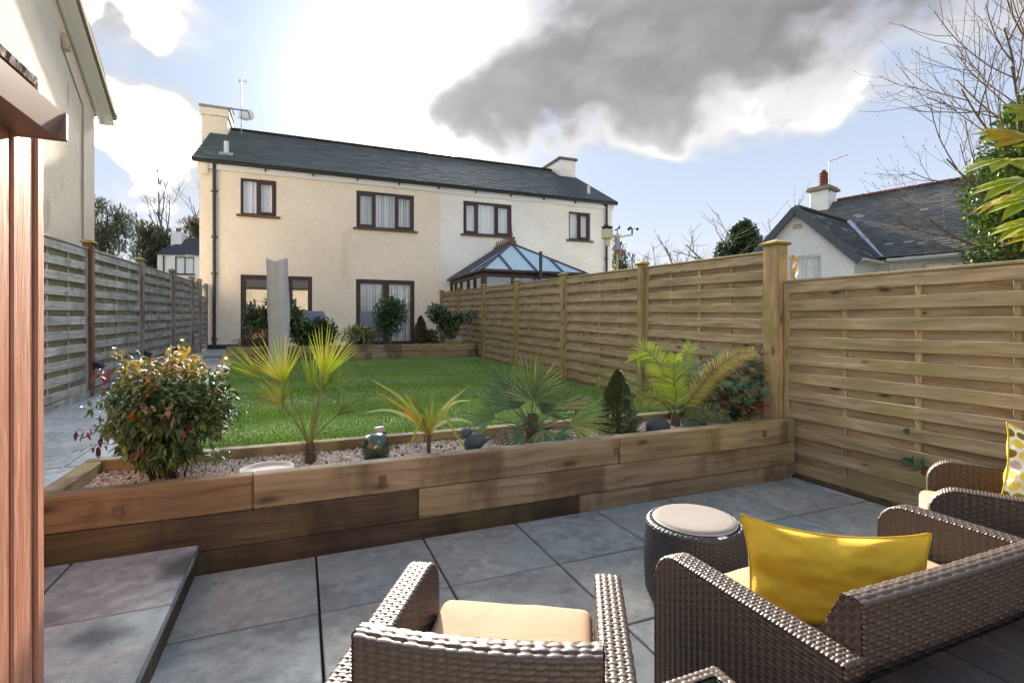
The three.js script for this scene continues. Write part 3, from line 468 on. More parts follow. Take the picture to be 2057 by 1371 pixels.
{ // far small house
  const h = thing('distant_house', 'small white house with grey hipped roof far beyond the left fence', 'house', [-7.5, 0, 41], -0.12);
  part('wall', wallGeo([[-1.6, -0.2], [4, -0.2], [4, 6.05], [-1.6, 6.05]], [[-0.55, 0.62, 4.75, 5.95]], 5), COTW, h);
  const w = windowUnit(h, 'window', -0.55, 0.62, 4.75, 5.95, -0.05, [0.5], { blind: 'net' });
  const p = (x, y, z) => new THREE.Vector3(x, y, z);
  part('roof', quadGeo([[p(-1.75, 6.05, 0.2), p(4.2, 6.05, 0.2), p(2.2, 7.6, -2.2), p(-0.4, 7.6, -2.2)], [p(-1.75, 6.05, -4.8), p(-1.75, 6.05, 0.2), p(-0.4, 7.6, -2.2)], [p(4.2, 6.05, 0.2), p(4.2, 6.05, -4.8), p(2.2, 7.6, -2.2)]]), std({ color: lin(0.05, 0.055, 0.065), side: THREE.DoubleSide }), h);
  const c = part('chimney', wbox(-1.2, -0.55, 5.5, 7.85, 1.2, 2.1, 0.02), COTW, h); part('chimney_pot', new THREE.CylinderGeometry(0.13, 0.17, 0.3, 10).translate(-0.85, 8.0, -1.6), std({ color: lin(0.3, 0.1, 0.06) }), c);
  part('downpipe', bar(p(-1.2, 0, 0.06), p(-1.2, 6, 0.06), 0.05, 8), PIPE, h);
}
{ // slate-roofed cottage behind the right fence
  const h = thing('cottage', 'white cottage with slate roofs, gabled wing and brick ridge behind the right fence', 'house', [14.976, 0, 8.95], -(Math.PI / 2 - 0.2531)), p = (x, y, z) => new THREE.Vector3(x, y, z), r = rng(83);
  part('wall', wallGeo([[-3.1, -0.2], [7, -0.2], [7, 3.2], [-3.1, 3.2]], [[0.65, 3.3, 1.6, 3.02]], 6), COTW, h).position.z = -0.25;
  part('wing_wall', wallGeo([[-3.1, -0.2], [-0.3, -0.2], [-0.3, 3.10], [-1.7, 4.56], [-3.1, 3.10]], [[-2.0, -1.08, 2.1, 3.28]], 1.9), COTW, h).position.z = 1.6;
  windowUnit(h, 'window', -2.0, -1.08, 2.1, 3.28, 1.56, [0.5], { m: WPVC, blind: 'net', sill: 0.05 });
  const gl = []; for (const x of [-1.77, -1.31]) gl.push(cbox(0.02, 1.1, 0.02, 0).translate(x, 2.7, 1.53)); for (const y of [2.95, 2.62]) gl.push(cbox(0.86, 0.025, 0.02, 0).translate(-1.54, y, 1.55)); part('glazing_bar', merge(gl), WPVC, h);
  windowUnit(h, 'window', 0.65, 3.3, 1.6, 3.02, -0.29, [0.24, 0.48, 0.74], { m: WPVC, sill: 0.05 });
  part('vent', merge([0, 1, 2].map((k) => cbox(0.26, 0.03, 0.02, 0.002).translate(-1.7, 4.08 + k * 0.05, 1.615))), std({ color: lin(0.5, 0.42, 0.38) }), h);
  const wob = (q) => { const k = 0.7 + q() * 0.6; return q() < 0.012 ? [0.24, 0.25, 0.24] : q() < 0.3 ? [0.10 * k, 0.09 * k, 0.08 * k] : [0.082 * k, 0.09 * k, 0.09 * k]; };
  // main slope
  const S = Math.hypot(2.44, 3.1), v = p(0, 2.44 / S, -3.1 / S), u = p(1, 0, 0);
  const base = std({ color: lin(0.03, 0.033, 0.036), side: THREE.DoubleSide });
  part('roof', quadGeo([[p(-3.2, 3.17, 0.1), p(7, 3.17, 0.1), p(7, 5.61, -3), p(-3.2, 5.61, -3)], [p(7, 5.61, -3), p(7, 3.1, -6.3), p(-3.2, 3.1, -6.3), p(-3.2, 5.61, -3)]]), base, h);
  const wing = (c) => { const d = 1.45 - Math.abs(c.x + 1.7); return c.z > -1.9 && c.y < 3.12 + Math.max(0, d) * 1.04 - 0.10 && d > 0; };
  const tiles = tileRoof(p(-3.2, 3.18, 0.12), u, v, 10.2, S, 0.22, 0.125, r, wob, (c) => !wing(c));
  // wing slopes
  const half = 1.5, SW = Math.hypot(half, 1.53), ww = 3.75;
  part('wing_roof', quadGeo([[p(-0.2, 3.08, 1.75), p(-0.2, 3.08, -1.9), p(-1.7, 4.61, -1.9), p(-1.7, 4.61, 1.75)], [p(-1.7, 4.61, 1.75), p(-1.7, 4.61, -1.9), p(-3.2, 3.08, -1.9), p(-3.2, 3.08, 1.75)]]), base, h);
  const main = (c) => c.z < 0.05 && c.y < 3.17 + (0.1 - c.z) * 2.44 / 3.1 + 0.0;
  const wr = (q) => { const k = 0.55 + q() * 0.9; return q() < 0.07 ? [0.26, 0.28, 0.26] : [0.06 * k, 0.068 * k, 0.068 * k]; };
  tiles.push(...tileRoof(p(-0.18, 3.09, 1.80), p(0, 0, -1), p(-half / SW, 1.53 / SW, 0), ww, SW, 0.22, 0.125, r, wr, (c) => !main(c)));
  tiles.push(...tileRoof(p(-3.22, 3.09, -1.95), p(0, 0, 1), p(half / SW, 1.53 / SW, 0), ww, SW, 0.27, 0.15, r, wr, (c) => !main(c)));
  h.updateMatrixWorld(true);
  const rank = tiles.map((g) => { const c = h.localToWorld(g.userData.c.clone()); const d = c.clone().sub(camera.position); return [d.length() + (c.x > 14 && -c.z < 6.2 ? 50 : 0) + (c.x < 0 ? 100 : 0), g]; }).sort((a, b) => a[0] - b[0]);
  rank.slice(0, 300).forEach(([, g]) => part('slate', g, SLATE, h)); const rest = part('slates', merge(rank.slice(300).map((q) => q[1])), SLATE, h); rest.userData.kind = 'stuff';
  // lead valley, red ridge, bargeboards, gutters
  const lead = std({ color: lin(0.42, 0.47, 0.56), roughness: 0.5 });
  part('valley', beam(p(-0.1, 3.22, 0.06), p(-1.62, 4.68, -1.72), 0.16, 0.05), lead, h);
  const red = std({ color: lin(0.20, 0.075, 0.055), roughness: 0.9, side: THREE.DoubleSide });
  for (let x = -2.4; x < 6; x += 0.45) part('ridge_tile', cbox(0.44, 0.09, 0.2, 0.03).translate(x + 0.22, 5.68, -3.02), red, h);
  for (let z = 1.7; z > -1.6; z -= 0.45) part('ridge_tile', cbox(0.18, 0.08, 0.44, 0.03).translate(-1.7, 4.68, z - 0.22), std({ color: lin(0.10, 0.085, 0.08) }), h);
  const barge = std({ color: lin(0.10, 0.115, 0.13), roughness: 0.8 });
  part('bargeboard', beam(p(-0.12, 2.99, 1.78), p(-1.7, 4.6, 1.78), 0.05, 0.2), barge, h); part('bargeboard', beam(p(-3.28, 2.99, 1.78), p(-1.7, 4.6, 1.78), 0.05, 0.2), barge, h);
  const gm = std({ color: lin(0.62, 0.6, 0.58), roughness: 0.6 });
  part('gutter', bar(p(0.0, 3.10, 0.18), p(7, 3.10, 0.18), 0.055, 8), gm, h); part('gutter', bar(p(-0.08, 3.03, 0.2), p(-0.08, 3.03, 1.7), 0.05, 8), gm, h); part('downpipe', bar(p(0.08, 0, 0.1), p(0.08, 3.0, 0.1), 0.04, 8), gm, h);
  const c = part('chimney', merge([wbox(-3.12, -2.52, 4.6, 6.02, 2.55, 3.25, 0.02)]), COTW, h); part('chimney_cap', merge([wbox(-3.22, -2.42, 6.022, 6.12, 2.45, 3.35, 0.02), wbox(-3.17, -2.47, 6.122, 6.18, 2.5, 3.3, 0.02)]), std({ color: lin(0.27, 0.24, 0.17), roughness: 1 }), c);
  const pot = []; for (let k = 0; k < 5; k++) pot.push(new THREE.CylinderGeometry(0.125, 0.135, 0.085, 12).translate(-2.8, 6.24 + k * 0.095, -2.9), new THREE.CylinderGeometry(0.155, 0.155, 0.018, 12).translate(-2.8, 6.285 + k * 0.095, -2.9)); pot.push(new THREE.CylinderGeometry(0.05, 0.11, 0.09, 12).translate(-2.8, 6.76, -2.9)); part('chimney_pot', merge(pot), red, c);
  const a = part('aerial', merge([bar(p(-2.5, 5.9, -2.6), p(-2.5, 7.0, -2.6), 0.015, 5), bar(p(-2.52, 6.98, -2.6), p(-1.85, 7.0, -2.4), 0.01, 4), ...[0, 1, 2, 3, 4, 5, 6].map((k) => bar(p(-2.4 + k * 0.085, 6.93, -2.57 + k * 0.026), p(-2.4 + k * 0.085, 7.05, -2.57 + k * 0.026), 0.006, 4))]), METAL, h);
  part('ridge_end', cbox(0.16, 0.2, 0.16, 0.03).translate(-3.2, 5.4, -2.5), std({ color: lin(0.42, 0.3, 0.16) }), h);
}
{ // conservatory of the white house
  const t = thing('conservatory', 'brown framed conservatory with pyramid glass roof against the white house', 'conservatory', [0, 0, 0]), p = V;
  const e0 = 4.47, e1 = 7.51, n0 = 12.75, n1 = 15.93, y = 2.72, rf = p(5.99, 3.83, 14.5), rb = p(5.99, 3.83, 15.9);
  const fr = []; const post = (e, n, w = 0.08) => fr.push(wbox(e - w / 2, e + w / 2, 0.5, y, n - w / 2, n + w / 2, 0.006));
  for (const e of [e0, 5.3, 6.1, 6.85, e1]) post(e, n0, e === e0 ? 0.13 : 0.08); for (const n of [13.5, 14.1, 14.8, 15.4, 15.88]) { post(e0, n); post(e1, n); }
  part('frame', merge([...fr, wbox(e0 - 0.03, e1 + 0.03, 0.5, 1.2, n0 - 0.03, n0 + 0.03), wbox(e0 - 0.031, e0 + 0.03, 0.5, 1.2, n0 + 0.03, n1), wbox(e0 - 0.05, e1 + 0.05, y - 0.09, y + 0.05, n0 - 0.05, n0 + 0.06), wbox(e0 - 0.05, e0 + 0.06, y - 0.09, y + 0.048, n0 + 0.06, n1), wbox(e1 - 0.06, e1 + 0.05, y - 0.09, y + 0.048, n0 + 0.06, n1)]), BROWN, t);
  part('gutter', merge([bar(p(e0 - 0.1, y + 0.06, n0 - 0.1), p(e1 + 0.1, y + 0.06, n0 - 0.1), 0.055), bar(p(e0 - 0.1, y + 0.06, n0 - 0.1), p(e0 - 0.1, y + 0.06, n1), 0.055), bar(p(e1 + 0.1, y + 0.06, n0 - 0.1), p(e1 + 0.1, y + 0.06, n1), 0.055)]), BROWN, t);
  const A = p(e0 - 0.06, y + 0.09, n0 - 0.06), B = p(e1 + 0.06, y + 0.09, n0 - 0.06), C = p(e1 + 0.06, y + 0.09, n1), D = p(e0 - 0.06, y + 0.09, n1);
  const bars = std({ color: lin(0.075, 0.08, 0.095), roughness: 0.5 }), roofG = phys({ color: lin(0.66, 0.86, 0.97), roughness: 0.6, transmission: 0.35, thickness: 0 });
  const L3 = (a, b, q) => a.clone().lerp(b, q);
  part('roof_glass', quadGeo([[A, B, rf]]), roofG, t); part('roof_glass', quadGeo([[D, A, rf, rb]]), roofG, t); part('roof_glass', quadGeo([[B, C, rb, rf]]), roofG, t);
  const up = (v) => v.clone().add(new THREE.Vector3(0, 0.02, 0));
  for (const [a, b] of [[A, rf], [B, rf], [L3(A, B, 0.5), rf], [L3(A, B, 0.26), L3(A, rf, 0.52)], [L3(A, B, 0.76), L3(B, rf, 0.48)], [D, rb], [L3(A, D, 0.22), L3(A, rf, 0.5)], [L3(A, D, 0.45), rf], [L3(A, D, 0.6), L3(rf, rb, 0.3)], [L3(A, D, 0.8), L3(rf, rb, 0.65)], [C, rb], [L3(B, C, 0.5), rf], [L3(B, C, 0.75), L3(rf, rb, 0.5)]]) part('glazing_bar', beam(up(a), up(b), 0.06, 0.06), bars, t);
  const rm = std({ color: lin(0.16, 0.085, 0.065), roughness: 0.8 }), rg = [beam(up(rf), up(rb), 0.16, 0.12), new THREE.SphereGeometry(0.16, 10, 6).translate(rf.x, rf.y + 0.02, rf.z)];
  part('ridge', merge(rg), rm, t);
  for (let k = 0; k < 8; k++) { const c = L3(rf, rb, k / 7.5); part('cresting', merge([new THREE.TorusGeometry(0.055, 0.014, 5, 12).rotateY(Math.PI / 2).translate(c.x, c.y + 0.15, c.z), new THREE.ConeGeometry(0.025, 0.1, 6).translate(c.x, c.y + 0.25, c.z)]), rm, t); }
  part('finial', merge([new THREE.CylinderGeometry(0.02, 0.045, 0.35, 8).translate(rf.x, rf.y + 0.26, rf.z), new THREE.SphereGeometry(0.05, 8, 6).translate(rf.x, rf.y + 0.3, rf.z), new THREE.ConeGeometry(0.02, 0.25, 8).translate(rf.x, rf.y + 0.55, rf.z)]), rm, t);
  part('downpipe', bar(p(6.05, 0.5, n0 - 0.2), p(6.05, 3.35, n0 - 0.2), 0.045, 10), std({ color: lin(0.07, 0.08, 0.09) }), t);
  const pane = (e0_, e1_, n0_, n1_) => part('pane', quadGeo([[p(e0_, 1.2, n0_), p(e1_, 1.2, n1_), p(e1_, y - 0.1, n1_), p(e0_, y - 0.1, n0_)]]), GLASS, t);
  pane(e0, 5.3, n0, n0); pane(5.3, 6.1, n0, n0); pane(6.1, 6.85, n0, n0); pane(6.85, e1, n0, n0); pane(e0, e0, n0, 13.5); pane(e0, e0, 13.5, 14.1); pane(e0, e0, 14.1, 14.8); pane(e0, e0, 14.8, 15.4); pane(e0, e0, 15.4, n1);
  part('roller_blind', wbox(e0 + 0.1, 5.28, 1.9, y - 0.1, n0 + 0.1, n0 + 0.11, 0), std({ color: lin(0.22, 0.32, 0.28), bumpMap: slateB, bumpScale: 0.004 }), t); part('roller_blind', wbox(5.34, 6.08, 1.9, y - 0.1, n0 + 0.1, n0 + 0.11, 0), std({ color: lin(0.10, 0.25, 0.36) }), t);
  part('floor', wbox(e0 - 0.1, e1 + 0.1, 0, 0.5, n0 - 0.1, n1, 0), DARK, t);
}
{ // weather station
  const t = thing('weather_station', 'weather station with wind cups and sensor box on a yellow pole beyond the fence', 'weather station', [8.16, 0, 12], 0), v = (x, y, z = 0) => new THREE.Vector3(x, y, z), ye = std({ color: lin(0.62, 0.55, 0.10), roughness: 0.6 }), cr = std({ color: lin(0.72, 0.62, 0.40), roughness: 0.7 }), bk = std({ color: lin(0.02, 0.02, 0.022), roughness: 0.6 });
  part('pole', bar(v(0, 0), v(0, 3.35), 0.035, 10), ye, t); part('clamp', merge([new THREE.CylinderGeometry(0.09, 0.06, 0.08, 10).translate(0, 3.38, 0), bar(v(-0.05, 3.34), v(0.28, 3.32), 0.01, 5)]), std({ color: lin(0.6, 0.12, 0.06) }), t);
  part('mount', cbox(0.11, 0.34, 0.1, 0.01).translate(0, 3.62, 0), std({ color: lin(0.4, 0.4, 0.42) }), t);
  part('arm', merge([cbox(0.32, 0.08, 0.1, 0.02).translate(-0.06, 3.82, 0), bar(v(0.05, 3.8), v(0.52, 3.9), 0.025, 6)]), cr, t);
  part('sensor_box', merge([cbox(0.26, 0.27, 0.22, 0.02).translate(-0.33, 3.86, 0), cbox(0.12, 0.2, 0.1, 0.01).translate(-0.33, 3.62, 0)]), cr, t); part('rain_funnel', new THREE.CylinderGeometry(0.16, 0.14, 0.05, 14).translate(-0.33, 4.03, 0), bk, t);
  part('wind_vane', merge([bar(v(0, 3.85), v(0, 4.02), 0.014, 5), bar(v(-0.08, 3.98), v(0.06, 4.06), 0.016, 5), cbox(0.05, 0.09, 0.01, 0.002).translate(0.07, 4.07, 0)]), bk, t);
  part('anemometer', merge([bar(v(0.5, 3.88), v(0.5, 4.06), 0.022, 6), bar(v(0.36, 4.07), v(0.68, 4.07), 0.006, 4), new THREE.SphereGeometry(0.042, 8, 6).translate(0.68, 4.07, 0), new THREE.SphereGeometry(0.042, 8, 6).translate(0.4, 4.07, 0.06), new THREE.SphereGeometry(0.042, 8, 6).translate(0.46, 4.07, -0.1)]), bk, t);
}
{ // composite shed at the left edge
  const r = rng(87), wood = woodMat(1.0, [768, [172, 116, 93], [150, 98, 77], [186, 130, 106], { seed: 350, knots: 0, gr: 34, blot: 0.15 }], { roughness: 0.55, bumpScale: 0.003 });
  const t = thing('shed', 'terracotta brown wood grain shed wall with gutter at the left edge', 'shed', [-0.78, 0.17, 2.11], 0);
  // local z runs back towards the camera, x into the shed
  const BW = 0.137;
  for (let k = 0; k < 8; k++) part('board', cbox(0.024, 2.0, BW - 0.018, 0.006, 'y', k * 1.3, k * 0.4).translate(-0.012, 1.0, 0.052 + BW * (k + 0.5)), wood, t);
  part('corner_trim', merge([cbox(0.034, 2.0, 0.05, 0.006, 'y', 0.4, 0.1).translate(-0.011, 1.0, 0.024), cbox(0.09, 2.0, 0.02, 0.006, 'y', 0.9, 0.1).translate(-0.075, 1.0, 0.01)]), wood, t);
  part('wall_core', cbox(0.06, 1.99, 1.12, 0.002).translate(-0.056, 0.995, 0.59), std({ color: lin(0.16, 0.07, 0.05) }), t); part('side_wall', cbox(1.6, 2.0, 0.04, 0.002, 'y').translate(-0.9, 1.0, 0.04), wood, t);
  const gm = std({ color: lin(0.20, 0.12, 0.105), roughness: 0.45 }), gx = 0.055, gy0 = 1.785;
  const prof = (z0, z1) => { const s = new THREE.Shape([[-0.055, 0], [0.045, 0], [0.062, 0.075], [0.052, 0.075], [0.038, 0.01], [-0.048, 0.01], [-0.05, 0.075], [-0.062, 0.075]].map((q) => new THREE.Vector2(...q))); return new THREE.ExtrudeGeometry(s, { depth: z1 - z0, bevelEnabled: false }).translate(gx, gy0, z0); };
  part('gutter', prof(0.17, 1.6), gm, t);
  part('gutter_end', cbox(0.13, 0.085, 0.02, 0.004).translate(gx, gy0 + 0.039, 0.163), gm, t);
  part('eave_board', cbox(0.09, 0.02, 1.45, 0.003).translate(-0.02, 1.80, 0.9), gm, t);
  part('fascia', cbox(0.02, 0.15, 1.5, 0.003).translate(0.015, 1.87, 0.93), std({ color: lin(0.12, 0.06, 0.05), roughness: 0.6 }), t);
  part('roof', cbox(1.6, 0.03, 1.5, 0.004).applyMatrix4(new THREE.Matrix4().makeRotationZ(-0.32)).translate(-0.70, 2.19, 0.94), std({ color: lin(0.17, 0.10, 0.085), roughness: 0.7, bumpMap: slateB, bumpScale: 0.004 }), t);
}
// ---------- wicker furniture ----------
// woven sheet: fn(s, t) gives [point, outward normal]; strands pass over and under one another
function weaveH(s, t, a, b, amp) {
  const col = s / a, row = t / b, j = Math.floor(row), fv = row - j, q = 2 * fv - 1;
  const hw = amp * (0.6 * clamp(1.7 * Math.cos(Math.PI * (col + j)), -1, 1) + 0.6 * (1 - q * q * q * q)) - (fv < 0.06 || fv > 0.94 ? amp * 0.9 : 0);
  const i = Math.round(col), du = Math.abs(col - i) / 0.34; let hp = -9;
  if (du < 1) hp = amp * (-0.55 * Math.cos(Math.PI * (i + row - 0.5)) + 0.5 * (1 - du * du * du * du));
  return [Math.max(hw, hp), du >= 0.9 && (fv < 0.16 || fv > 0.84)];
}
function weave(W, H, fn, o = {}) {
  const { a = 0.026, b = 0.0125, amp = 0.0040, keep = null, holes = 0, seed = 1, su = 5, sv = 3 } = o, r = rng(seed);
  const ns = Math.max(2, Math.round(W / a * su)), nt = Math.max(2, Math.round(H / b * sv)), pos = new Float32Array((ns + 1) * (nt + 1) * 3), idx = [];
  for (let j = 0; j <= nt; j++) for (let i = 0; i <= ns; i++) {
    const s = W * i / ns, t = H * j / nt, [h] = weaveH(s + a / 2, t, a, b, amp), [p, n] = fn(s, t), k = (j * (ns + 1) + i) * 3;
    pos[k] = p[0] + n[0] * h; pos[k + 1] = p[1] + n[1] * h; pos[k + 2] = p[2] + n[2] * h;
  }
  for (let j = 0; j < nt; j++) for (let i = 0; i < ns; i++) {
    const s = W * (i + 0.5) / ns, t = H * (j + 0.5) / nt;
    if (keep && !keep(s, t)) continue;
    if (holes && weaveH(s + a / 2, t, a, b, amp)[1] && r() < holes) continue;
    const q = j * (ns + 1) + i; idx.push(q, q + 1, q + ns + 2, q, q + ns + 2, q + ns + 1);
  }
  const g = new THREE.BufferGeometry(); g.setAttribute('position', new THREE.BufferAttribute(pos, 3)); g.setIndex(idx); g.computeVertexNormals(); return g;
}
function joinIndexed(list) { return mergeGeometries(list.map((g) => { for (const k of Object.keys(g.attributes)) if (!['position', 'normal'].includes(k)) g.deleteAttribute(k); return g; })); }
const ratB = (() => { const t = tex(256, 256, (u, v) => fbm(u * 6, v * 90, 6, 90, 3, 91), true); return rep(t, 0.1); })();
const WICK = std({ color: lin(0.062, 0.043, 0.034), roughness: 0.45, side: THREE.DoubleSide }), WICKB = std({ color: lin(0.028, 0.034, 0.040), roughness: 0.42, side: THREE.DoubleSide });
const clothB = (() => { const t = tex(512, 512, (u, v) => 0.5 + 0.2 * (PERM[(Math.floor(u * 512) * 77 + Math.floor(v * 512) * 913) & 65535] - 0.5) + 0.3 * (fbm(u * 8, v * 40, 8, 40, 4, 95) - 0.5) + 0.3 * (fbm(u * 5, v * 5, 5, 5, 4, 97) - 0.5), true); return rep(t, 0.5); })();
const PEACH = std({ color: lin(0.40, 0.25, 0.165), roughness: 0.95, bumpMap: clothB, bumpScale: 0.0025 });
function cushionGeo(w, h, d, r = 0.035, puff = 0.012, seed = 1) {
  const g = new THREE.BoxGeometry(w, h, d, 40, 8, 40), p = g.attributes.position, uv = g.attributes.uv, q = new THREE.Vector3(), c = new THREE.Vector3();
  for (let i = 0; i < p.count; i++) {
    q.fromBufferAttribute(p, i); c.set(clamp(q.x, -w / 2 + r, w / 2 - r), clamp(q.y, -h / 2 + r, h / 2 - r), clamp(q.z, -d / 2 + r, d / 2 - r));
    const dl = q.clone().sub(c); if (dl.lengthSq() > 0) q.copy(c).addScaledVector(dl.normalize(), r);
    const fx = 1 - (2 * q.x / w) ** 4, fz = 1 - (2 * q.z / d) ** 4; if (q.y > 0) q.y += puff * fx * fz + 0.006 * (fbm(q.x * 14 + seed * 3, q.z * 6 + 5, 256, 256, 3, seed) - 0.5) * fx; else q.y -= puff * 0.3 * fx * fz;
    p.setXYZ(i, q.x, q.y, q.z); uv.setXY(i, q.x, q.z + q.y);
  }
  g.computeVertexNormals(); return g;
}
function wickerSeat(label, half, pos, az, seats, group) {
  const t = thing('wicker_' + (seats > 1 ? 'sofa' : 'armchair'), label, seats > 1 ? 'sofa' : 'armchair', pos, -az, group);
  const L = 0.69, R = 0.115, Ht = 0.605, y0 = 0.03, th = 0.078;
  const arc = Math.PI / 2 * R, l1 = Ht - y0, l2 = L - R, l3 = Ht - R - y0, LEN = l1 + l2 + arc + l3;
  const path = (q) => {                              // along the arm edge: up the rear, forward, round the nose, down
    if (q < l1) return [0, y0 + q, 1, 0]; q -= l1; if (q < l2) return [-q, Ht, 0, 1]; q -= l2;
    if (q < arc) { const f = q / R; return [-l2 - Math.sin(f) * R, Ht - R + Math.cos(f) * R, -Math.sin(f), Math.cos(f)]; } q -= arc; return [-L, Ht - R - q, -1, 0];
  };
  const inside = (z, y) => { if (y > Ht - 0.003 || z < -L + 0.003 || z > -0.003) return false; const dz = -l2 - z, dy = y - (Ht - R); return !(dz > 0 && dy > 0 && dz * dz + dy * dy > (R - 0.003) ** 2); };
  const armGeo = (x) => joinIndexed([
    weave(L, Ht - y0, (s, q) => [[x + th / 2 - 0.003, y0 + q, -s], [1, 0, 0]], { keep: (s, q) => inside(-s, y0 + q), seed: 3 }),
    weave(L, Ht - y0, (s, q) => [[x - th / 2 + 0.003, y0 + q, -s], [-1, 0, 0]], { keep: (s, q) => inside(-s, y0 + q), seed: 4 }),
    weave(th, LEN, (s, q) => { const [z, y, nz, ny] = path(q), e = Math.abs(2 * s / th - 1) ** 6 * 0.004; return [[x + s - th / 2, y - ny * e, z - nz * e], [0, ny, nz]]; }, { a: 0.0195, b: 0.0125, amp: 0.003, su: 6, sv: 4 })]);
  part('arm', armGeo(-half), WICK, t); part('arm', armGeo(half), WICK, t);
  // backrest
  const bx = half - th / 2 - 0.001, BW = 2 * bx, top = 0.725, bow = (x) => 0.022 * (1 - (x / bx) ** 2) * (seats > 1 ? 0.4 : 1), zr = -0.012, zf = -0.062;
  const backr = joinIndexed([
    weave(BW, top - 0.05, (s, q) => [[s - bx, 0.05 + q, zr + bow(s - bx)], [0, 0, 1]], { holes: 0.6, seed: 7, b: 0.0125 }),
    weave(BW, 0.34, (s, q) => { const f = q / 0.34; return [[s - bx, lerp(0.42, top, f), lerp(-0.205, zf, f) + bow(s - bx) * f], [0, 0.4, -0.92]]; }, { holes: 0.6, seed: 8 }),
    weave(BW, 0.075, (s, q) => { const f = q / 0.075, a = (f - 0.5) * 2.2; return [[s - bx, top - 0.006 + Math.cos(a) * 0.012, lerp(zf - 0.004, zr + 0.006, f) + bow(s - bx)], [0, Math.cos(a), Math.sin(a)]]; }, { a: 0.03, b: 0.019, amp: 0.003, su: 6, sv: 5 }),
    ...[-1, 1].map((sd) => weave(0.2, 0.31, (s, q) => [[sd * bx, 0.42 + q, lerp(-0.2, zr, s / 0.2)], [sd, 0, 0]], { keep: (s, q) => lerp(-0.2, zr, s / 0.2) > lerp(-0.205, zf, q / 0.305) }))]);
  part('backrest', backr, WICK, t);
  part('seat_base', joinIndexed([weave(BW, 0.27, (s, q) => [[s - bx, 0.05 + q, -L + 0.03], [0, 0, -1]], { su: 3, sv: 2 }), new THREE.BoxGeometry(BW - 0.004, 0.02, L - 0.08).translate(0, 0.315, -L / 2 - 0.005)]), WICK, t);
  const cw = (BW - 0.006) / seats;
  for (let k = 0; k < seats; k++) { const c = part('seat_cushion', cushionGeo(cw - 0.006, 0.105, 0.545, 0.034, 0.012, k + 2), PEACH, t); c.position.set(-bx + 0.003 + cw * (k + 0.5), 0.381, -0.455); }
  return t;
}
wickerSeat('brown wicker armchair with peach cushion, nearest the camera and seen from behind', 0.305, [0.325, 0, 0.996], 0.527, 1);
wickerSeat('brown wicker two seat sofa holding a yellow velvet cushion', 0.6125, [1.8125, 0, 0.79], 0, 2);
wickerSeat('brown wicker armchair by the right fence holding a spotted cushion', 0.315, [3.451, 0, 1.066], -0.50, 1);

// scatter cushions
function pillow(w, h, th, seed) {
  const mk = (side) => {
    const n = 44, g = new THREE.PlaneGeometry(1, 1, n, n), p = g.attributes.position, uv = g.attributes.uv;
    for (let i = 0; i < p.count; i++) {
      const u = p.getX(i) * 2, v = p.getY(i) * 2, eu = 1 - 0.10 * (1 - v * v) * Math.abs(u) ** 2, ev = 1 - 0.20 * (1 - u * u) * Math.abs(v) ** 2;
      const wr = 0.03 * Math.sin((Math.atan2(v, u) * 9) + seed) * sstep(0.5, 0.95, Math.max(Math.abs(u), Math.abs(v))) + 0.06 * (fbm(u * 2 + 8, v * 2 + 8 + side, 64, 64, 4, seed) - 0.5);
      const z = th * Math.pow(Math.max(0, 1 - Math.abs(u) ** 2.4), 0.55) * Math.pow(Math.max(0, 1 - Math.abs(v) ** 2.4), 0.55);
      p.setXYZ(i, u * w / 2 * eu, v * h / 2 * ev, side * (z + (z > 0.001 ? wr * z / th : 0))); uv.setXY(i, (u + 1) * w / 2, (v + 1) * h / 2);
    }
    g.computeVertexNormals(); if (side < 0) { const ix = g.index.array; for (let k = 0; k < ix.length; k += 3) { const q = ix[k]; ix[k] = ix[k + 1]; ix[k + 1] = q; } g.computeVertexNormals(); } return g;
  };
  return [mk(1), mk(-1)];
}
const dots = (() => {
  const C = [[232, 204, 40], [150, 132, 20], [196, 170, 150], [236, 214, 90], [120, 104, 16], [222, 196, 60]], S = 512, r = rng(17), pick = []; for (let k = 0; k < 400; k++) pick.push(Math.floor(r() * 6));
  const t = tex(S, S, (u, v) => { const x = u * 10, y = v * 10, row = Math.floor(y), sx = x + (row % 2 ? 0.5 : 0), col = Math.floor(sx), fx = sx - col - 0.5, fy = y - row - 0.5, d = Math.hypot(fx, fy * 1.02) + 0.03 * (PERM[(row * 31 + col * 7) & 65535] - 0.5); const bg = [240, 232, 205].map((q) => q * (0.95 + 0.08 * fbm(u * 90, v * 90, 90, 90, 2, 5))); return d < 0.40 ? C[pick[((row % 10) * 10 + (col % 10)) % 400]].map((q) => q * (0.92 + 0.14 * fbm(u * 60, v * 60, 60, 60, 2, 8))) : d < 0.43 ? [200, 180, 140] : bg; }); return rep(t, 0.52);
})();
const YEL = phys({ color: lin(0.58, 0.37, 0.018), roughness: 0.8, sheen: 0.6, sheenColor: lin(0.9, 0.7, 0.1), sheenRoughness: 0.4, bumpMap: clothB, bumpScale: 0.0012 }), DOT = std({ map: dots, roughness: 0.9, bumpMap: clothB, bumpScale: 0.002 });
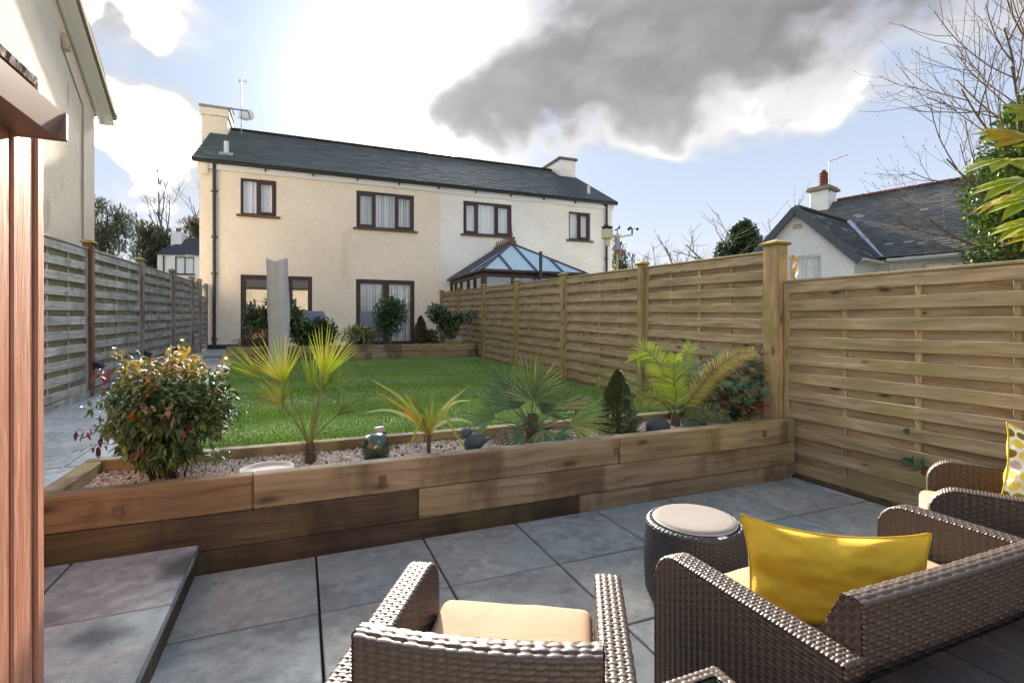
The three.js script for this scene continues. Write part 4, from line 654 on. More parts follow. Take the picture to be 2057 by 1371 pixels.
function placePillow(label, w, h, pos, rot, back, front, seed) {
  const t = thing('cushion', label, 'cushion', pos, 0), [a, b] = pillow(w, h, 0.075, seed); t.rotation.set(rot[0], rot[1], rot[2], 'YXZ');
  part('front_cover', a, front, t); part('back_cover', b, back, t);
  const pts = []; for (let k = 0; k < 60; k++) { const q = k / 60 * 4, s = Math.floor(q), f = (q - s) * 2 - 1, [u, v] = [[f, -1], [1, f], [-f, 1], [-1, -f]][s]; pts.push(new THREE.Vector3(u * w / 2 * (1 - 0.10 * (1 - v * v)), v * h / 2 * (1 - 0.20 * (1 - u * u)), 0)); }
  part('piping', new THREE.TubeGeometry(new THREE.CatmullRomCurve3(pts, true), 120, 0.004, 5, true), YEL, t); return t;
}
placePillow('plain mustard yellow velvet cushion standing on the sofa', 0.54, 0.38, [1.59, 0.553, 1.12], [-0.12, -0.75, 0.02], DOT, YEL, 3);
placePillow('cream cushion with yellow and olive spots in the right armchair', 0.46, 0.44, [3.36, 0.64, 1.25], [-0.30, 0, 0.06], YEL, DOT, 9).rotation.set(-0.28, -0.57, -0.28, 'YXZ');

{ // round wicker stool
  const t = thing('wicker_stool', 'round dark wicker stool with beige padded lid on the patio', 'stool', [1.823, 0, 2.005]), Hs = 0.385, rad = (y) => 0.232 + 0.010 * Math.sin(y / Hs * Math.PI) - 0.018 * sstep(0.06, 0, y), C = 2 * Math.PI * 0.236;
  part('body', weave(C, Hs, (s, q) => { const a = s / C * 2 * Math.PI, R = rad(q); return [[Math.cos(a) * R, 0.01 + q, -Math.sin(a) * R], [Math.cos(a), 0, -Math.sin(a)]]; }, { a: C / 76, b: 0.0105, amp: 0.0034, su: 5, sv: 3 }), WICKB, t);
  const C2 = 2 * Math.PI * 0.212;
  part('rim', weave(C2, 0.085, (s, q) => { const a = s / C2 * 2 * Math.PI, f = q / 0.085 * Math.PI * 0.9, R = 0.212 + 0.022 * Math.cos(f - 0.2); return [[Math.cos(a) * R, 0.388 + 0.020 * Math.sin(f), -Math.sin(a) * R], [Math.cos(a) * Math.cos(f), Math.sin(f), -Math.sin(a) * Math.cos(f)]]; }, { a: C2 / 60, b: 0.017, amp: 0.003, su: 5, sv: 4 }), WICKB, t);
  const prof = [[0, 0], [0.185, 0], [0.196, 0.006], [0.198, 0.014], [0.192, 0.022], [0.17, 0.028], [0.1, 0.032], [0, 0.033]].map((q) => new THREE.Vector2(...q));
  part('seat_pad', new THREE.LatheGeometry(prof, 64).translate(0, 0.402, 0), std({ color: lin(0.235, 0.21, 0.19), roughness: 0.8, bumpMap: clothB, bumpScale: 0.002 }), t);
  part('piping', new THREE.TorusGeometry(0.197, 0.006, 8, 72).rotateX(Math.PI / 2).translate(0, 0.414, 0), std({ color: lin(0.35, 0.34, 0.34), roughness: 0.5 }), t);
  part('label_tab', cbox(0.05, 0.003, 0.02, 0.001).translate(-0.03, 0.409, 0.213), WPVC, t);
  const hd = []; for (let k = 0; k <= 10; k++) { const a = 3.55 + 0.5 * k / 10; hd.push(new THREE.Vector3(Math.cos(a) * (0.248 + 0.008 * Math.sin(k / 10 * Math.PI)), 0.285 - 0.01 * Math.sin(k / 10 * Math.PI), -Math.sin(a) * (0.248 + 0.008 * Math.sin(k / 10 * Math.PI)))); }
  part('handle', new THREE.TubeGeometry(new THREE.CatmullRomCurve3(hd), 20, 0.006, 6), std({ color: lin(0.16, 0.17, 0.17), roughness: 0.4 }), t);
}
{ // small square wicker planter between armchair and sofa
  const t = thing('wicker_planter', 'small square dark wicker planter box between the near armchair and the sofa', 'planter', [0.885, 0, 0.865]), hw = 0.115, hd = 0.16, y = 0.5;
  const side = (fn) => weave(fn[0], y - 0.02, fn[1], { su: 4, sv: 3 });
  part('box', joinIndexed([side([2 * hw, (s, q) => [[s - hw, 0.02 + q, -hd], [0, 0, -1]]]), side([2 * hw, (s, q) => [[s - hw, 0.02 + q, hd], [0, 0, 1]]]), side([2 * hd, (s, q) => [[hw, 0.02 + q, s - hd], [1, 0, 0]]]), side([2 * hd, (s, q) => [[-hw, 0.02 + q, s - hd], [-1, 0, 0]]])]), WICK, t);
  const band = (L, fn) => weave(L, 0.03, fn, { a: 0.018, b: 0.015, amp: 0.002, su: 5, sv: 5 });
  part('rim', joinIndexed([band(2 * hw, (s, q) => [[s - hw, y, -hd + q - 0.004], [0, 1, 0]]), band(2 * hw, (s, q) => [[s - hw, y, hd - q + 0.004], [0, 1, 0]]), band(2 * hd, (s, q) => [[hw - q + 0.004, y, s - hd], [0, 1, 0]]), band(2 * hd, (s, q) => [[-hw + q - 0.004, y, s - hd], [0, 1, 0]])]), WICK, t);
  part('liner', merge([wbox(-hw + 0.027, -hw + 0.03, 0.2, y - 0.004, -hd + 0.03, hd - 0.03, 0), wbox(hw - 0.03, hw - 0.027, 0.2, y - 0.004, -hd + 0.03, hd - 0.03, 0), wbox(-hw + 0.03, hw - 0.03, 0.2, y - 0.004, hd - 0.03, hd - 0.027, 0), wbox(-hw + 0.03, hw - 0.03, 0.2, y - 0.004, -hd + 0.027, -hd + 0.03, 0), wbox(-hw + 0.03, hw - 0.03, 0.2, 0.22, -hd + 0.03, hd - 0.03, 0)]), std({ color: lin(0.02, 0.035, 0.022), roughness: 0.7 }), t);
}
{ // dark stained deck behind the sofa
  const r = rng(19), wood = woodMat(1.2, [512, [62, 50, 46], [36, 28, 28], [88, 76, 70], { seed: 370, knots: 3, stain: [28, 22, 22], stainAmt: 0.8 }], { roughness: 0.4, color: lin(0.6, 0.55, 0.55) });
  const t = thing('deck', 'dark stained timber deck behind the wicker sofa', 'deck', [0, 0, 0]);
  for (let k = 0; k < 21; k++) part('plank', wbox(1.06 + k * 0.148, 1.06 + k * 0.148 + 0.142, 0.545, 0.575 + r() * 0.002, -1.6, 0.765 + r() * 0.004, 0.004, 'z', r() * 5, r() * 3), wood, t);
  part('fascia', wbox(1.06, 4.1, 0.0, 0.542, 0.735, 0.765, 0.003), wood, t); part('fascia', wbox(1.06, 1.09, 0.0, 0.542, -1.6, 0.733, 0.003, 'z'), wood, t);
}
{ // covered folded dryer on the lawn
  const t = thing('covered_rotary_dryer', 'tall pale grey zipped cover over a folded dryer standing on the lawn', 'cover', [-0.36, gy(9), 9.0], -0.35), n = 24, m = 60, pos = [], idx = [], H0 = 0.12, H1 = 1.96;
  for (let j = 0; j <= m; j++) for (let i = 0; i < n; i++) {
    const f = j / m, a = i / n * 6.283, sq = Math.sign(Math.cos(a)) * Math.abs(Math.cos(a)) ** 0.7, w = lerp(0.155, 0.172, f) * (1 - 0.06 * Math.sin(f * 9)), d = lerp(0.07, 0.10, f), notch = f > 0.94 ? -0.06 * (1 - Math.abs(sq)) * (f - 0.94) / 0.06 : 0, pl = 0.012 * Math.sin(a * 3 + f * 6) + 0.016 * (fbm(a * 1.3 + 10, f * 26, 256, 256, 3, 23) - 0.5) + (Math.abs(Math.cos(a)) < 0.2 && Math.sin(a) > 0 ? -0.018 : 0);
    pos.push(sq * (w + pl) + 0.012 * Math.sin(f * 3), H0 + (H1 - H0) * f + notch, Math.sin(a) * (d + pl));
  }
  for (let j = 0; j < m; j++) for (let i = 0; i < n; i++) { const a = j * n + i, b = j * n + (i + 1) % n; idx.push(a, a + n, b, b, a + n, b + n); }
  const c = pos.length / 3; pos.push(0, H1 - 0.065, 0); for (let i = 0; i < n; i++) idx.push(m * n + i, c, m * n + (i + 1) % n);
  const g = new THREE.BufferGeometry(); g.setAttribute('position', new THREE.Float32BufferAttribute(pos, 3)); g.setIndex(idx); g.computeVertexNormals();
  part('cover', g, std({ color: lin(0.47, 0.465, 0.475), roughness: 0.5, side: THREE.DoubleSide }), t); part('pole', bar(new THREE.Vector3(0, -0.05, 0), new THREE.Vector3(0, 0.3, 0), 0.022, 8), std({ color: lin(0.04, 0.04, 0.04) }), t);
  part('zip', cbox(0.008, 1.7, 0.006, 0.001).translate(0.0, 1.05, 0.09), std({ color: lin(0.55, 0.56, 0.6) }), t);
}
{ // ornaments in the near bed
  const r = rng(21);
  const pot = thing('ceramic_pot', 'squat egg shaped dark green glazed pot in the gravel bed', 'pot', [0.478, 0.43, 3.62]);
  part('body', new THREE.LatheGeometry([[0, 0], [0.062, 0], [0.085, 0.035], [0.098, 0.085], [0.097, 0.13], [0.085, 0.17], [0.062, 0.193], [0.034, 0.203], [0, 0.205]].map((q) => new THREE.Vector2(...q)), 40), phys({ color: lin(0.018, 0.040, 0.024), roughness: 0.25, clearcoat: 1, clearcoatRoughness: 0.08 }), pot);
  const sp = thing('garden_spotlight', 'small grey spotlight on the back sleeper behind the green pot', 'lamp', [0.56, 0.525, 4.05], 0.3); part('head', cbox(0.075, 0.05, 0.055, 0.006).translate(0, 0.04, 0), std({ color: lin(0.45, 0.44, 0.42), roughness: 0.5 }), sp); part('bracket', cbox(0.04, 0.03, 0.03, 0.004).translate(0.02, 0.012, 0.02), PIPE, sp);
  // bird figure: body, head, tail
  const b = thing('bird_ornament', 'small blue grey bird ornament on the gravel beside the strappy plant', 'ornament', [1.19, 0.44, 3.60], -0.55), bm = std({ color: lin(0.055, 0.07, 0.09), roughness: 0.55, bumpMap: slateB, bumpScale: 0.006 });
  const body = new THREE.SphereGeometry(1, 24, 18), p = body.attributes.position; for (let i = 0; i < p.count; i++) { let [x, y, z] = [p.getX(i), p.getY(i), p.getZ(i)]; const tl = sstep(0.2, 1, x); p.setXYZ(i, x * 0.072 + 0.01 * tl, y * 0.058 * (1 - 0.5 * tl) + 0.062 + 0.014 * tl - 0.01 * sstep(0, -1, x), z * 0.048 * (1 - 0.5 * tl)); } body.computeVertexNormals();
  b.scale.setScalar(1.2); part('body', body, bm, b); const hd = new THREE.SphereGeometry(0.034, 18, 14).scale(1.05, 0.95, 0.95).translate(-0.052, 0.118, 0); part('head', hd, bm, b); part('beak', new THREE.ConeGeometry(0.008, 0.026, 8).rotateZ(Math.PI / 2 + 0.2).translate(-0.094, 0.113, 0), bm, b); part('tail', cbox(0.085, 0.012, 0.03, 0.004).applyMatrix4(new THREE.Matrix4().makeRotationZ(0.45)).translate(0.105, 0.092, 0), bm, b); part('wing', new THREE.SphereGeometry(0.04, 14, 10).scale(1.1, 0.7, 0.25).translate(0.012, 0.07, 0.045), bm, b); part('foot', cbox(0.07, 0.012, 0.05, 0.004).translate(-0.01, 0.004, 0), bm, b);
  const s = thing('plant_saucer', 'shallow cream plant saucer lying on the gravel', 'saucer', [-0.2, 0.464, 3.55]); part('dish', new THREE.LatheGeometry([[0, 0.004], [0.135, 0.004], [0.148, 0.022], [0.155, 0.024], [0.158, 0.018], [0.142, -0.004], [0, -0.006]].map((q) => new THREE.Vector2(...q)), 48), std({ color: lin(0.62, 0.56, 0.46), roughness: 0.7, side: THREE.DoubleSide }), s);
  const k = thing('stone_ball', 'round pitted dark stone ball beside the dwarf conifer', 'ornament', [2.87, 0.43, 3.60]); const sg = new THREE.SphereGeometry(0.1, 90, 60), q = sg.attributes.position; for (let i = 0; i < q.count; i++) { const x = q.getX(i), y = q.getY(i), z = q.getZ(i), a = Math.atan2(z, x) * 9.55, e = Math.acos(clamp(y / 0.1, -1, 1)) * 9.55, f = 1 + 0.05 * Math.sin(a * 2.2) * Math.sin(e * 2.2) + 0.05 * (fbm(a * 2 + 60, e * 2, 256, 256, 2, 3) - 0.5); q.setXYZ(i, x * f, y * f * 0.86 + 0.06, z * f); } sg.computeVertexNormals(); part('ball', sg, std({ color: lin(0.05, 0.058, 0.08), roughness: 0.7 }), k);
  // fence lamps
  for (const [e, y, n, l] of [[-2.33, 0.88, 7.70, 'small black lamp on the brown fence post'], [-2.33, 0.86, 12.02, 'small black lamp on the grey post before the gate'], [-2.33, 0.9, 9.85, 'small black lamp on the grey post behind the golden shrub']]) { const L = thing('fence_lamp', l, 'lamp', [e, y, n], 0, 'lamps on the grey fence posts'); part('backplate', cbox(0.02, 0.10, 0.06, 0.004).translate(-0.01, 0, 0), PIPE, L); part('shade', new THREE.CylinderGeometry(0.02, 0.05, 0.09, 10).rotateZ(0.9).translate(0.035, 0.0, 0), PIPE, L); }
  // knotted ties on the stout post
  const y = thing('rope', 'knotted yellow and white rope hanging on the stout fence post', 'rope', [4.22, 1.86, 3.37]), v = (a, c, d) => new THREE.Vector3(a, c, d);
  part('yellow_cord', new THREE.TubeGeometry(new THREE.CatmullRomCurve3([v(0, 0.17, 0), v(0.035, 0.1, 0.02), v(-0.01, 0.02, 0.02), v(0.02, -0.1, 0.01), v(0, -0.15, 0.01)]), 24, 0.014, 6), std({ color: lin(0.7, 0.42, 0.03) }), y); part('white_cord', new THREE.TubeGeometry(new THREE.CatmullRomCurve3([v(0.02, 0.1, 0.02), v(0.045, 0.02, 0.03), v(0.02, -0.05, 0.03), v(0.05, -0.13, 0.02)]), 24, 0.012, 6), WPVC, y);
}
{ // seats on the terrace behind the far bed
  const fr = std({ color: lin(0.04, 0.045, 0.05), roughness: 0.5 }), cu = std({ color: lin(0.19, 0.21, 0.26), roughness: 0.9 });
  for (const [e, n, l, a] of [[0.25, 14.2, 'garden chair with blue grey cushion behind the dark bush', 0.1], [1.75, 14.0, 'garden chair with blue grey cushion behind the clipped ball tree', -0.4]]) {
    const t = thing('garden_chair', l, 'chair', [e, 0.675, n], a, 'cushioned chairs on the terrace'); part('seat_cushion', cushionGeo(0.5, 0.1, 0.5, 0.03).translate(0, 0.42, 0), cu, t); part('back_cushion', cushionGeo(0.52, 0.1, 0.58, 0.03).rotateX(Math.PI / 2 - 0.2).translate(0, 0.74, 0.25), cu, t);
    const v = (x, y, z) => new THREE.Vector3(x, y, z), g = []; for (const s of [-1, 1]) { part('leg', bar(v(s * 0.27, 0, -0.25), v(s * 0.27, 0.6, -0.22), 0.014), fr, t); part('leg', bar(v(s * 0.27, 0, 0.32), v(s * 0.27, 0.95, 0.33), 0.014), fr, t); g.push(bar(v(s * 0.27, 0.6, -0.24), v(s * 0.27, 0.62, 0.3), 0.014), bar(v(s * 0.27, 0.35, -0.24), v(s * 0.27, 0.35, 0.3), 0.012)); } part('frame', merge(g), fr, t);
  }
}
// ---------- planting ----------
const LEAFM = (o) => phys({ vertexColors: true, side: THREE.DoubleSide, roughness: 0.5, transmission: 0.32, thickness: 0, ...o });
const LEAF = LEAFM({}), GLOSSY = LEAFM({ roughness: 0.32, transmission: 0.22 }), PALM = LEAFM({ roughness: 0.45, transmission: 0.45 });
const BARK = std({ color: lin(0.11, 0.075, 0.05), roughness: 1, bumpMap: slateB, bumpScale: 0.01 }), GREYBARK = std({ color: lin(0.16, 0.125, 0.09), roughness: 1 });
class Leaves {
  constructor() { this.p = []; this.c = []; }
  tri(a, b, c, k) { for (const v of [a, b, c]) { this.p.push(v.x, v.y, v.z); this.c.push(k[0], k[1], k[2]); } }
  // pointed leaf: base, direction, upward side, length, width, colour; fold lifts the halves, droop bends the tip
  leaf(b, d, up, L, W, k, fold = 0.35, droop = 0.25) {
    const n = up.clone().addScaledVector(d, -up.dot(d)).normalize(), s = new THREE.Vector3().crossVectors(d, n), P = (f, w, sd) => b.clone().addScaledVector(d, L * f).addScaledVector(s, sd * w * W / 2).addScaledVector(n, fold * w * W / 2 * (sd ? 1 : 0) - droop * L * f * f);
    const a0 = P(0, 0, 0), m1 = P(0.38, 1, 0), m2 = P(0.72, 1, 0), t = P(1, 0, 0);
    for (const sd of [1, -1]) { const q1 = P(0.38, 1, sd), q2 = P(0.72, 0.72, sd); this.tri(a0, m1, q1, k); this.tri(m1, m2, q1, k); this.tri(q1, m2, q2, k); this.tri(m2, t, q2, k); }
  }
  // simple two-triangle leaf for far or massed foliage
  small(b, d, up, L, W, k) { const n = up.clone().addScaledVector(d, -up.dot(d)).normalize(), s = new THREE.Vector3().crossVectors(d, n).multiplyScalar(W / 2), t = b.clone().addScaledVector(d, L), m = b.clone().addScaledVector(d, L * 0.5).addScaledVector(n, W * 0.15); this.tri(b, m.clone().add(s), t, k); this.tri(b, t, m.clone().sub(s), k); }
  // long blade along a list of points
  blade(pts, W, up, k, tip = 0.0) {
    for (let i = 0; i < pts.length - 1; i++) {
      const w = (f) => W / 2 * Math.min(1, 0.35 + 2.6 * f) * Math.pow(Math.max(0, 1 - f), 0.55) + tip, f0 = i / (pts.length - 1), f1 = (i + 1) / (pts.length - 1), d = pts[i + 1].clone().sub(pts[i]).normalize(), s = new THREE.Vector3().crossVectors(d, up).normalize(), n = new THREE.Vector3().crossVectors(s, d);
      const a = pts[i], b = pts[i + 1], lift = (v, x, sd) => v.clone().addScaledVector(s, sd * x).addScaledVector(n, x * 0.45);
      for (const sd of [1, -1]) { const a1 = lift(a, w(f0), sd), b1 = lift(b, w(f1), sd); this.tri(a, b, b1, k); this.tri(a, b1, a1, k); }
    }
  }
  geo() { const g = new THREE.BufferGeometry(); g.setAttribute('position', new THREE.Float32BufferAttribute(this.p, 3)); g.setAttribute('color', new THREE.Float32BufferAttribute(this.c, 3)); g.computeVertexNormals(); return g; }
}
const v3 = (x, y, z = 0) => new THREE.Vector3(x, y, z), UP = v3(0, 1, 0);
const rdir = (r, up = 0) => { const a = r() * 6.283, y = r() * 2 - 1, q = Math.sqrt(1 - y * y); return v3(q * Math.cos(a), y + up, q * Math.sin(a)).normalize(); };
const tint = (k, s) => [k[0] * s, k[1] * s, k[2] * s];
const BED = -0.3927;                                 // beds' plants are laid out facing the patio
function stem(pts, r0, r1, seg = 6) { const c = new THREE.CatmullRomCurve3(pts), n = pts.length * 4, g = new THREE.TubeGeometry(c, n, 1, seg), p = g.attributes.position; for (let i = 0; i <= n; i++) { const q = c.getPointAt(i / n), R = lerp(r0, r1, i / n); for (let j = 0; j <= seg; j++) { const k = i * (seg + 1) + j, v = v3(p.getX(k), p.getY(k), p.getZ(k)).sub(q).multiplyScalar(R).add(q); p.setXYZ(k, v.x, v.y, v.z); } } g.computeVertexNormals(); return g; }
// rounded shrub: leaf sprays through lumpy ellipsoids
function shrub(root, lumps, n, leafL, leafW, pick, m, r, o = {}) {
  const { up = 0.25, small = false, shell = 0.55, droop = 0.25 } = o, L = new Leaves(); let tot = 0; for (const q of lumps) tot += q[3] * q[4] * q[5];
  for (const [x, y, z, rx, ry, rz] of lumps) {
    const cnt = Math.round(n * rx * ry * rz / tot);
    for (let k = 0; k < cnt; k++) {
      const d = rdir(r), q = Math.pow(r(), shell), lump = 0.82 + 0.36 * fbm(d.x * 2.5 + 9 + x * 3, d.y * 2.5 + d.z * 2.1 + 9, 64, 64, 2, 5), p = v3(x + d.x * rx * q * lump, y + d.y * ry * q * lump, z + d.z * rz * q * lump), dir = d.clone().multiplyScalar(0.8).add(rdir(r)).add(v3(0, up, 0)).normalize(), s = 0.65 + r() * 0.7, kk = pick(p, d, r);
      if (small) L.small(p, dir, UP, leafL * s, leafW * s, kk); else L.leaf(p, dir, UP.clone().addScaledVector(rdir(r), 0.5), leafL * s, leafW * s, kk, 0.35, droop);
    }
  }
  const o2 = part('foliage', L.geo(), m, root); o2.userData.kind = 'stuff'; return o2;
}
// palmate fan: blades from a hub; dir = middle of the fan, nrm = face normal
function fan(hub, dir, nrm, R, nb, spread, k, r, o = {}) {
  const { w = 0.018, droop = 0.15, kTip = k, fuse = 0.35 } = o, L = new Leaves(), side = new THREE.Vector3().crossVectors(nrm, dir).normalize(); dir = dir.clone().normalize(); const n = new THREE.Vector3().crossVectors(dir, side).normalize();
  for (let i = 0; i < nb; i++) {
    const f = (i + 0.5) / nb * 2 - 1, a = f * spread / 2 + (r() - 0.5) * 0.05, len = R * (1 - 0.28 * f * f) * (0.85 + r() * 0.22), d = dir.clone().multiplyScalar(Math.cos(a)).addScaledVector(side, Math.sin(a)).addScaledVector(n, 0.18 + (r() - 0.5) * 0.10), pts = [];
    for (let q = 0; q <= 5; q++) { const t = q / 5; pts.push(hub.clone().addScaledVector(d, len * t).addScaledVector(UP, -droop * len * t * t * (0.6 + r() * 0.1)).addScaledVector(n, -0.05 * len * t * t)); }
    const kk = r() < 0.25 ? kTip : k; L.blade(pts, w, n, tint(kk, 0.8 + r() * 0.4));
  }
  return L.geo();
}
{ // heavenly bamboo: dense dark bush, new leaves bronze and orange along the top
  const r = rng(201), t = thing('nandina_shrub', 'dense green shrub with orange bronze top leaves left in the bed', 'shrub', [-0.754, 0.43, 3.69], BED);
  const g = []; for (let k = 0; k < 16; k++) { const a = r() * 6.28, q = r() * 0.09, x = Math.cos(a), z = Math.sin(a); g.push(stem([v3(x * q, 0, z * q), v3(x * (q + 0.05), 0.2, z * (q + 0.05)), v3(x * (q + 0.16), 0.46, z * (q + 0.16) * 0.8)], 0.008, 0.004, 5)); }
  part('stems', merge(g), BARK, t);
  const L = new Leaves(), spray = (c, out, n, pal, len) => { for (let k = 0; k < n; k++) { const p = c.clone().addScaledVector(out, (k / n - 0.4) * len).add(rdir(r).multiplyScalar(0.022)), d = out.clone().multiplyScalar(0.6).add(rdir(r)).add(v3(0, -0.1, 0)).normalize(); L.leaf(p, d, UP.clone().addScaledVector(rdir(r), 0.45), 0.040 + r() * 0.034, 0.015 + r() * 0.013, tint(pal, 0.7 + r() * 0.6), 0.3, 0.3); } };
  const G = [[0.075, 0.145, 0.04], [0.11, 0.19, 0.045], [0.06, 0.125, 0.06], [0.19, 0.25, 0.05]], O = [[0.66, 0.40, 0.05], [0.64, 0.52, 0.08], [0.58, 0.24, 0.05], [0.50, 0.48, 0.08], [0.52, 0.38, 0.2]];
  for (let k = 0; k < 900; k++) {
    const d = rdir(r), q = Math.pow(r(), 0.45), y = 0.42 + d.y * 0.34 * q, wide = y > 0.32 ? 0.345 : lerp(0.2, 0.345, clamp(y / 0.32)), p = v3(d.x * wide * q * (0.9 + 0.2 * r()), y + 0.02 * Math.sin(d.x * 9), d.z * 0.27 * q);
    const young = y > 0.62 && r() < 0.7 || r() < 0.03; spray(p, d.clone().add(v3(0, 0.15, 0)).normalize(), 7, young ? O[Math.floor(r() * 5)] : r() < 0.05 ? [0.26, 0.09, 0.06] : G[Math.floor(r() * 4)], 0.07);
  }
  for (const [x, y, a, red] of [[-0.44, 0.30, 3.0, 1], [-0.42, 0.44, 2.9, 0], [-0.36, 0.62, 2.5, 1], [0.40, 0.42, 0.1, 0], [0.36, 0.22, -0.1, 0], [0.40, 0.50, 0.3, 0], [-0.40, 0.22, 3.3, 1], [0.30, 0.16, -0.3, 0], [-0.26, 0.74, 2.0, 2], [0.1, 0.77, 1.2, 2], [0.34, 0.71, 0.9, 2]]) { const d = v3(Math.cos(a), Math.sin(a), (r() - 0.5) * 0.4).normalize(); spray(v3(x, y, 0.05), d, 12, red === 1 ? [0.22, 0.05, 0.05] : red ? O[Math.floor(r() * 3)] : G[1], 0.16); }
  part('foliage', L.geo(), LEAFM({ roughness: 0.45, transmission: 0.32 }), t).userData.kind = 'stuff';
}
{ // windmill palm: slim stalks carrying fans
  const r = rng(211), t = thing('windmill_palm', 'slender young palm with upright yellow green fans on long stalks', 'palm', [0.051, 0.43, 3.70], BED);
  part('trunk', stem([v3(0, 0, 0), v3(0.003, 0.07, 0), v3(0, 0.16, 0)], 0.036, 0.028, 10), BARK, t);
  const fib = new Leaves(); for (let k = 0; k < 60; k++) { const a = r() * 6.28, y = 0.02 + r() * 0.13, d = v3(Math.cos(a), 0.8, Math.sin(a)).normalize(); fib.small(v3(Math.cos(a) * 0.028, y, Math.sin(a) * 0.028), d, UP, 0.05, 0.009, [0.14, 0.075, 0.035]); } part('fibre', fib.geo(), BARK, t).userData.kind = 'stuff';
  const Y = [0.40, 0.52, 0.03], D = [0.22, 0.34, 0.04], Gn = [0.13, 0.24, 0.05];
  for (const [hx, hy, hz, dx, dy, R, nb, sp, k, kt] of [[-0.155, 0.576, 0.05, -0.22, 1, 0.32, 18, 1.75, Y, [0.50, 0.48, 0.04]], [-0.14, 0.436, 0.10, -0.45, 0.8, 0.22, 20, 2.4, D, [0.4, 0.36, 0.04]], [0.093, 0.60, 0.0, 0.26, 1, 0.36, 18, 1.3, Y, [0.52, 0.50, 0.05]], [0.10, 0.55, -0.08, 0.6, 0.35, 0.2, 14, 2.0, Gn, D], [0.017, 0.466, -0.03, -0.03, 1, 0.36, 10, 0.5, D, Y], [-0.31, 0.60, 0.02, -0.8, 0.62, 0.30, 16, 0.9, D, Y], [0.225, 0.367, 0.12, 0.8, 0.55, 0.2, 14, 0.9, Gn, D], [0.04, 0.50, -0.1, 0.1, 1, 0.26, 14, 1.6, Gn, D]]) {
    const hub = v3(hx, hy, hz), f = part('frond', fan(hub, v3(dx, dy, (r() - 0.5) * 0.3), v3(0.2 * (r() - 0.5), -0.2, 1), R * 1.12, nb, sp, k, r, { w: 0.0125, droop: 0.02, kTip: kt }), PALM, t);
    part('stalk', stem([v3((r() - 0.5) * 0.02, 0.14, (r() - 0.5) * 0.02), v3(hx * 0.42, 0.14 + (hy - 0.14) * 0.5, hz * 0.5), hub], 0.0062, 0.0042, 6), std({ color: lin(0.17, 0.19, 0.05), roughness: 0.5 }), f);
  }
}
{ // young cordyline
  const r = rng(221), t = thing('cordyline', 'small strappy plant with arching pale yellow green leaves on a thin stem', 'plant', [0.856, 0.43, 3.66], BED), c = v3(0.003, 0.16, 0);
  part('trunk', stem([v3(0, 0, 0), v3(0.002, 0.09, 0), c], 0.016, 0.014, 8), BARK, t);
  const pale = [0.62, 0.66, 0.36], yg = [0.40, 0.46, 0.06], or = [0.62, 0.38, 0.03], gr = [0.20, 0.27, 0.06];
  for (const [k, ...pts] of [[yg, [-0.2, 0.42], [-0.43, 0.57]], [or, [-0.17, 0.33], [-0.385, 0.466]], [pale, [-0.12, 0.26], [-0.3, 0.325], [-0.507, 0.30]], [gr, [-0.06, 0.36], [-0.14, 0.56]], [yg, [-0.08, 0.32], [-0.17, 0.48]], [gr, [0.012, 0.34], [0.026, 0.49]], [yg, [0.02, 0.3], [0.043, 0.42]], [pale, [0.09, 0.32], [0.22, 0.46]], [yg, [0.11, 0.33], [0.283, 0.5]], [pale, [0.08, 0.28], [0.19, 0.38], [0.315, 0.39]], [yg, [0.06, 0.29], [0.105, 0.335], [0.18, 0.21], [0.30, 0.04]], [yg, [-0.012, 0.27], [-0.03, 0.31], [-0.075, 0.2], [-0.127, 0.07]], [pale, [0.07, 0.22], [0.2, 0.255], [0.325, 0.22]], [or, [-0.05, 0.25], [-0.17, 0.36], [-0.15, 0.24]], [gr, [-0.03, 0.3], [-0.09, 0.42]]]) {
    const zz = (r() - 0.5) * 0.3, cv = new THREE.CatmullRomCurve3([c.clone(), ...pts.map(([x, y], i) => v3(x, y, zz * (i + 1) / pts.length))]), P = []; for (let i = 0; i <= 10; i++) P.push(cv.getPointAt(i / 10));
    const L = new Leaves(); L.blade(P, 0.036, v3(0.15, 0.5, 0.85), tint(k, 0.85 + r() * 0.3)); part('leaf', L.geo(), PALM, t);
  }
  const L = new Leaves(); for (let k = 0; k < 10; k++) { const a = r() * 6.28; L.leaf(v3(Math.cos(a) * 0.01, 0.14, Math.sin(a) * 0.01), v3(Math.cos(a) * 0.5, 1, Math.sin(a) * 0.5).normalize(), UP, 0.09, 0.018, [0.5, 0.17, 0.03]); } part('leaf_base', L.geo(), PALM, t);
}
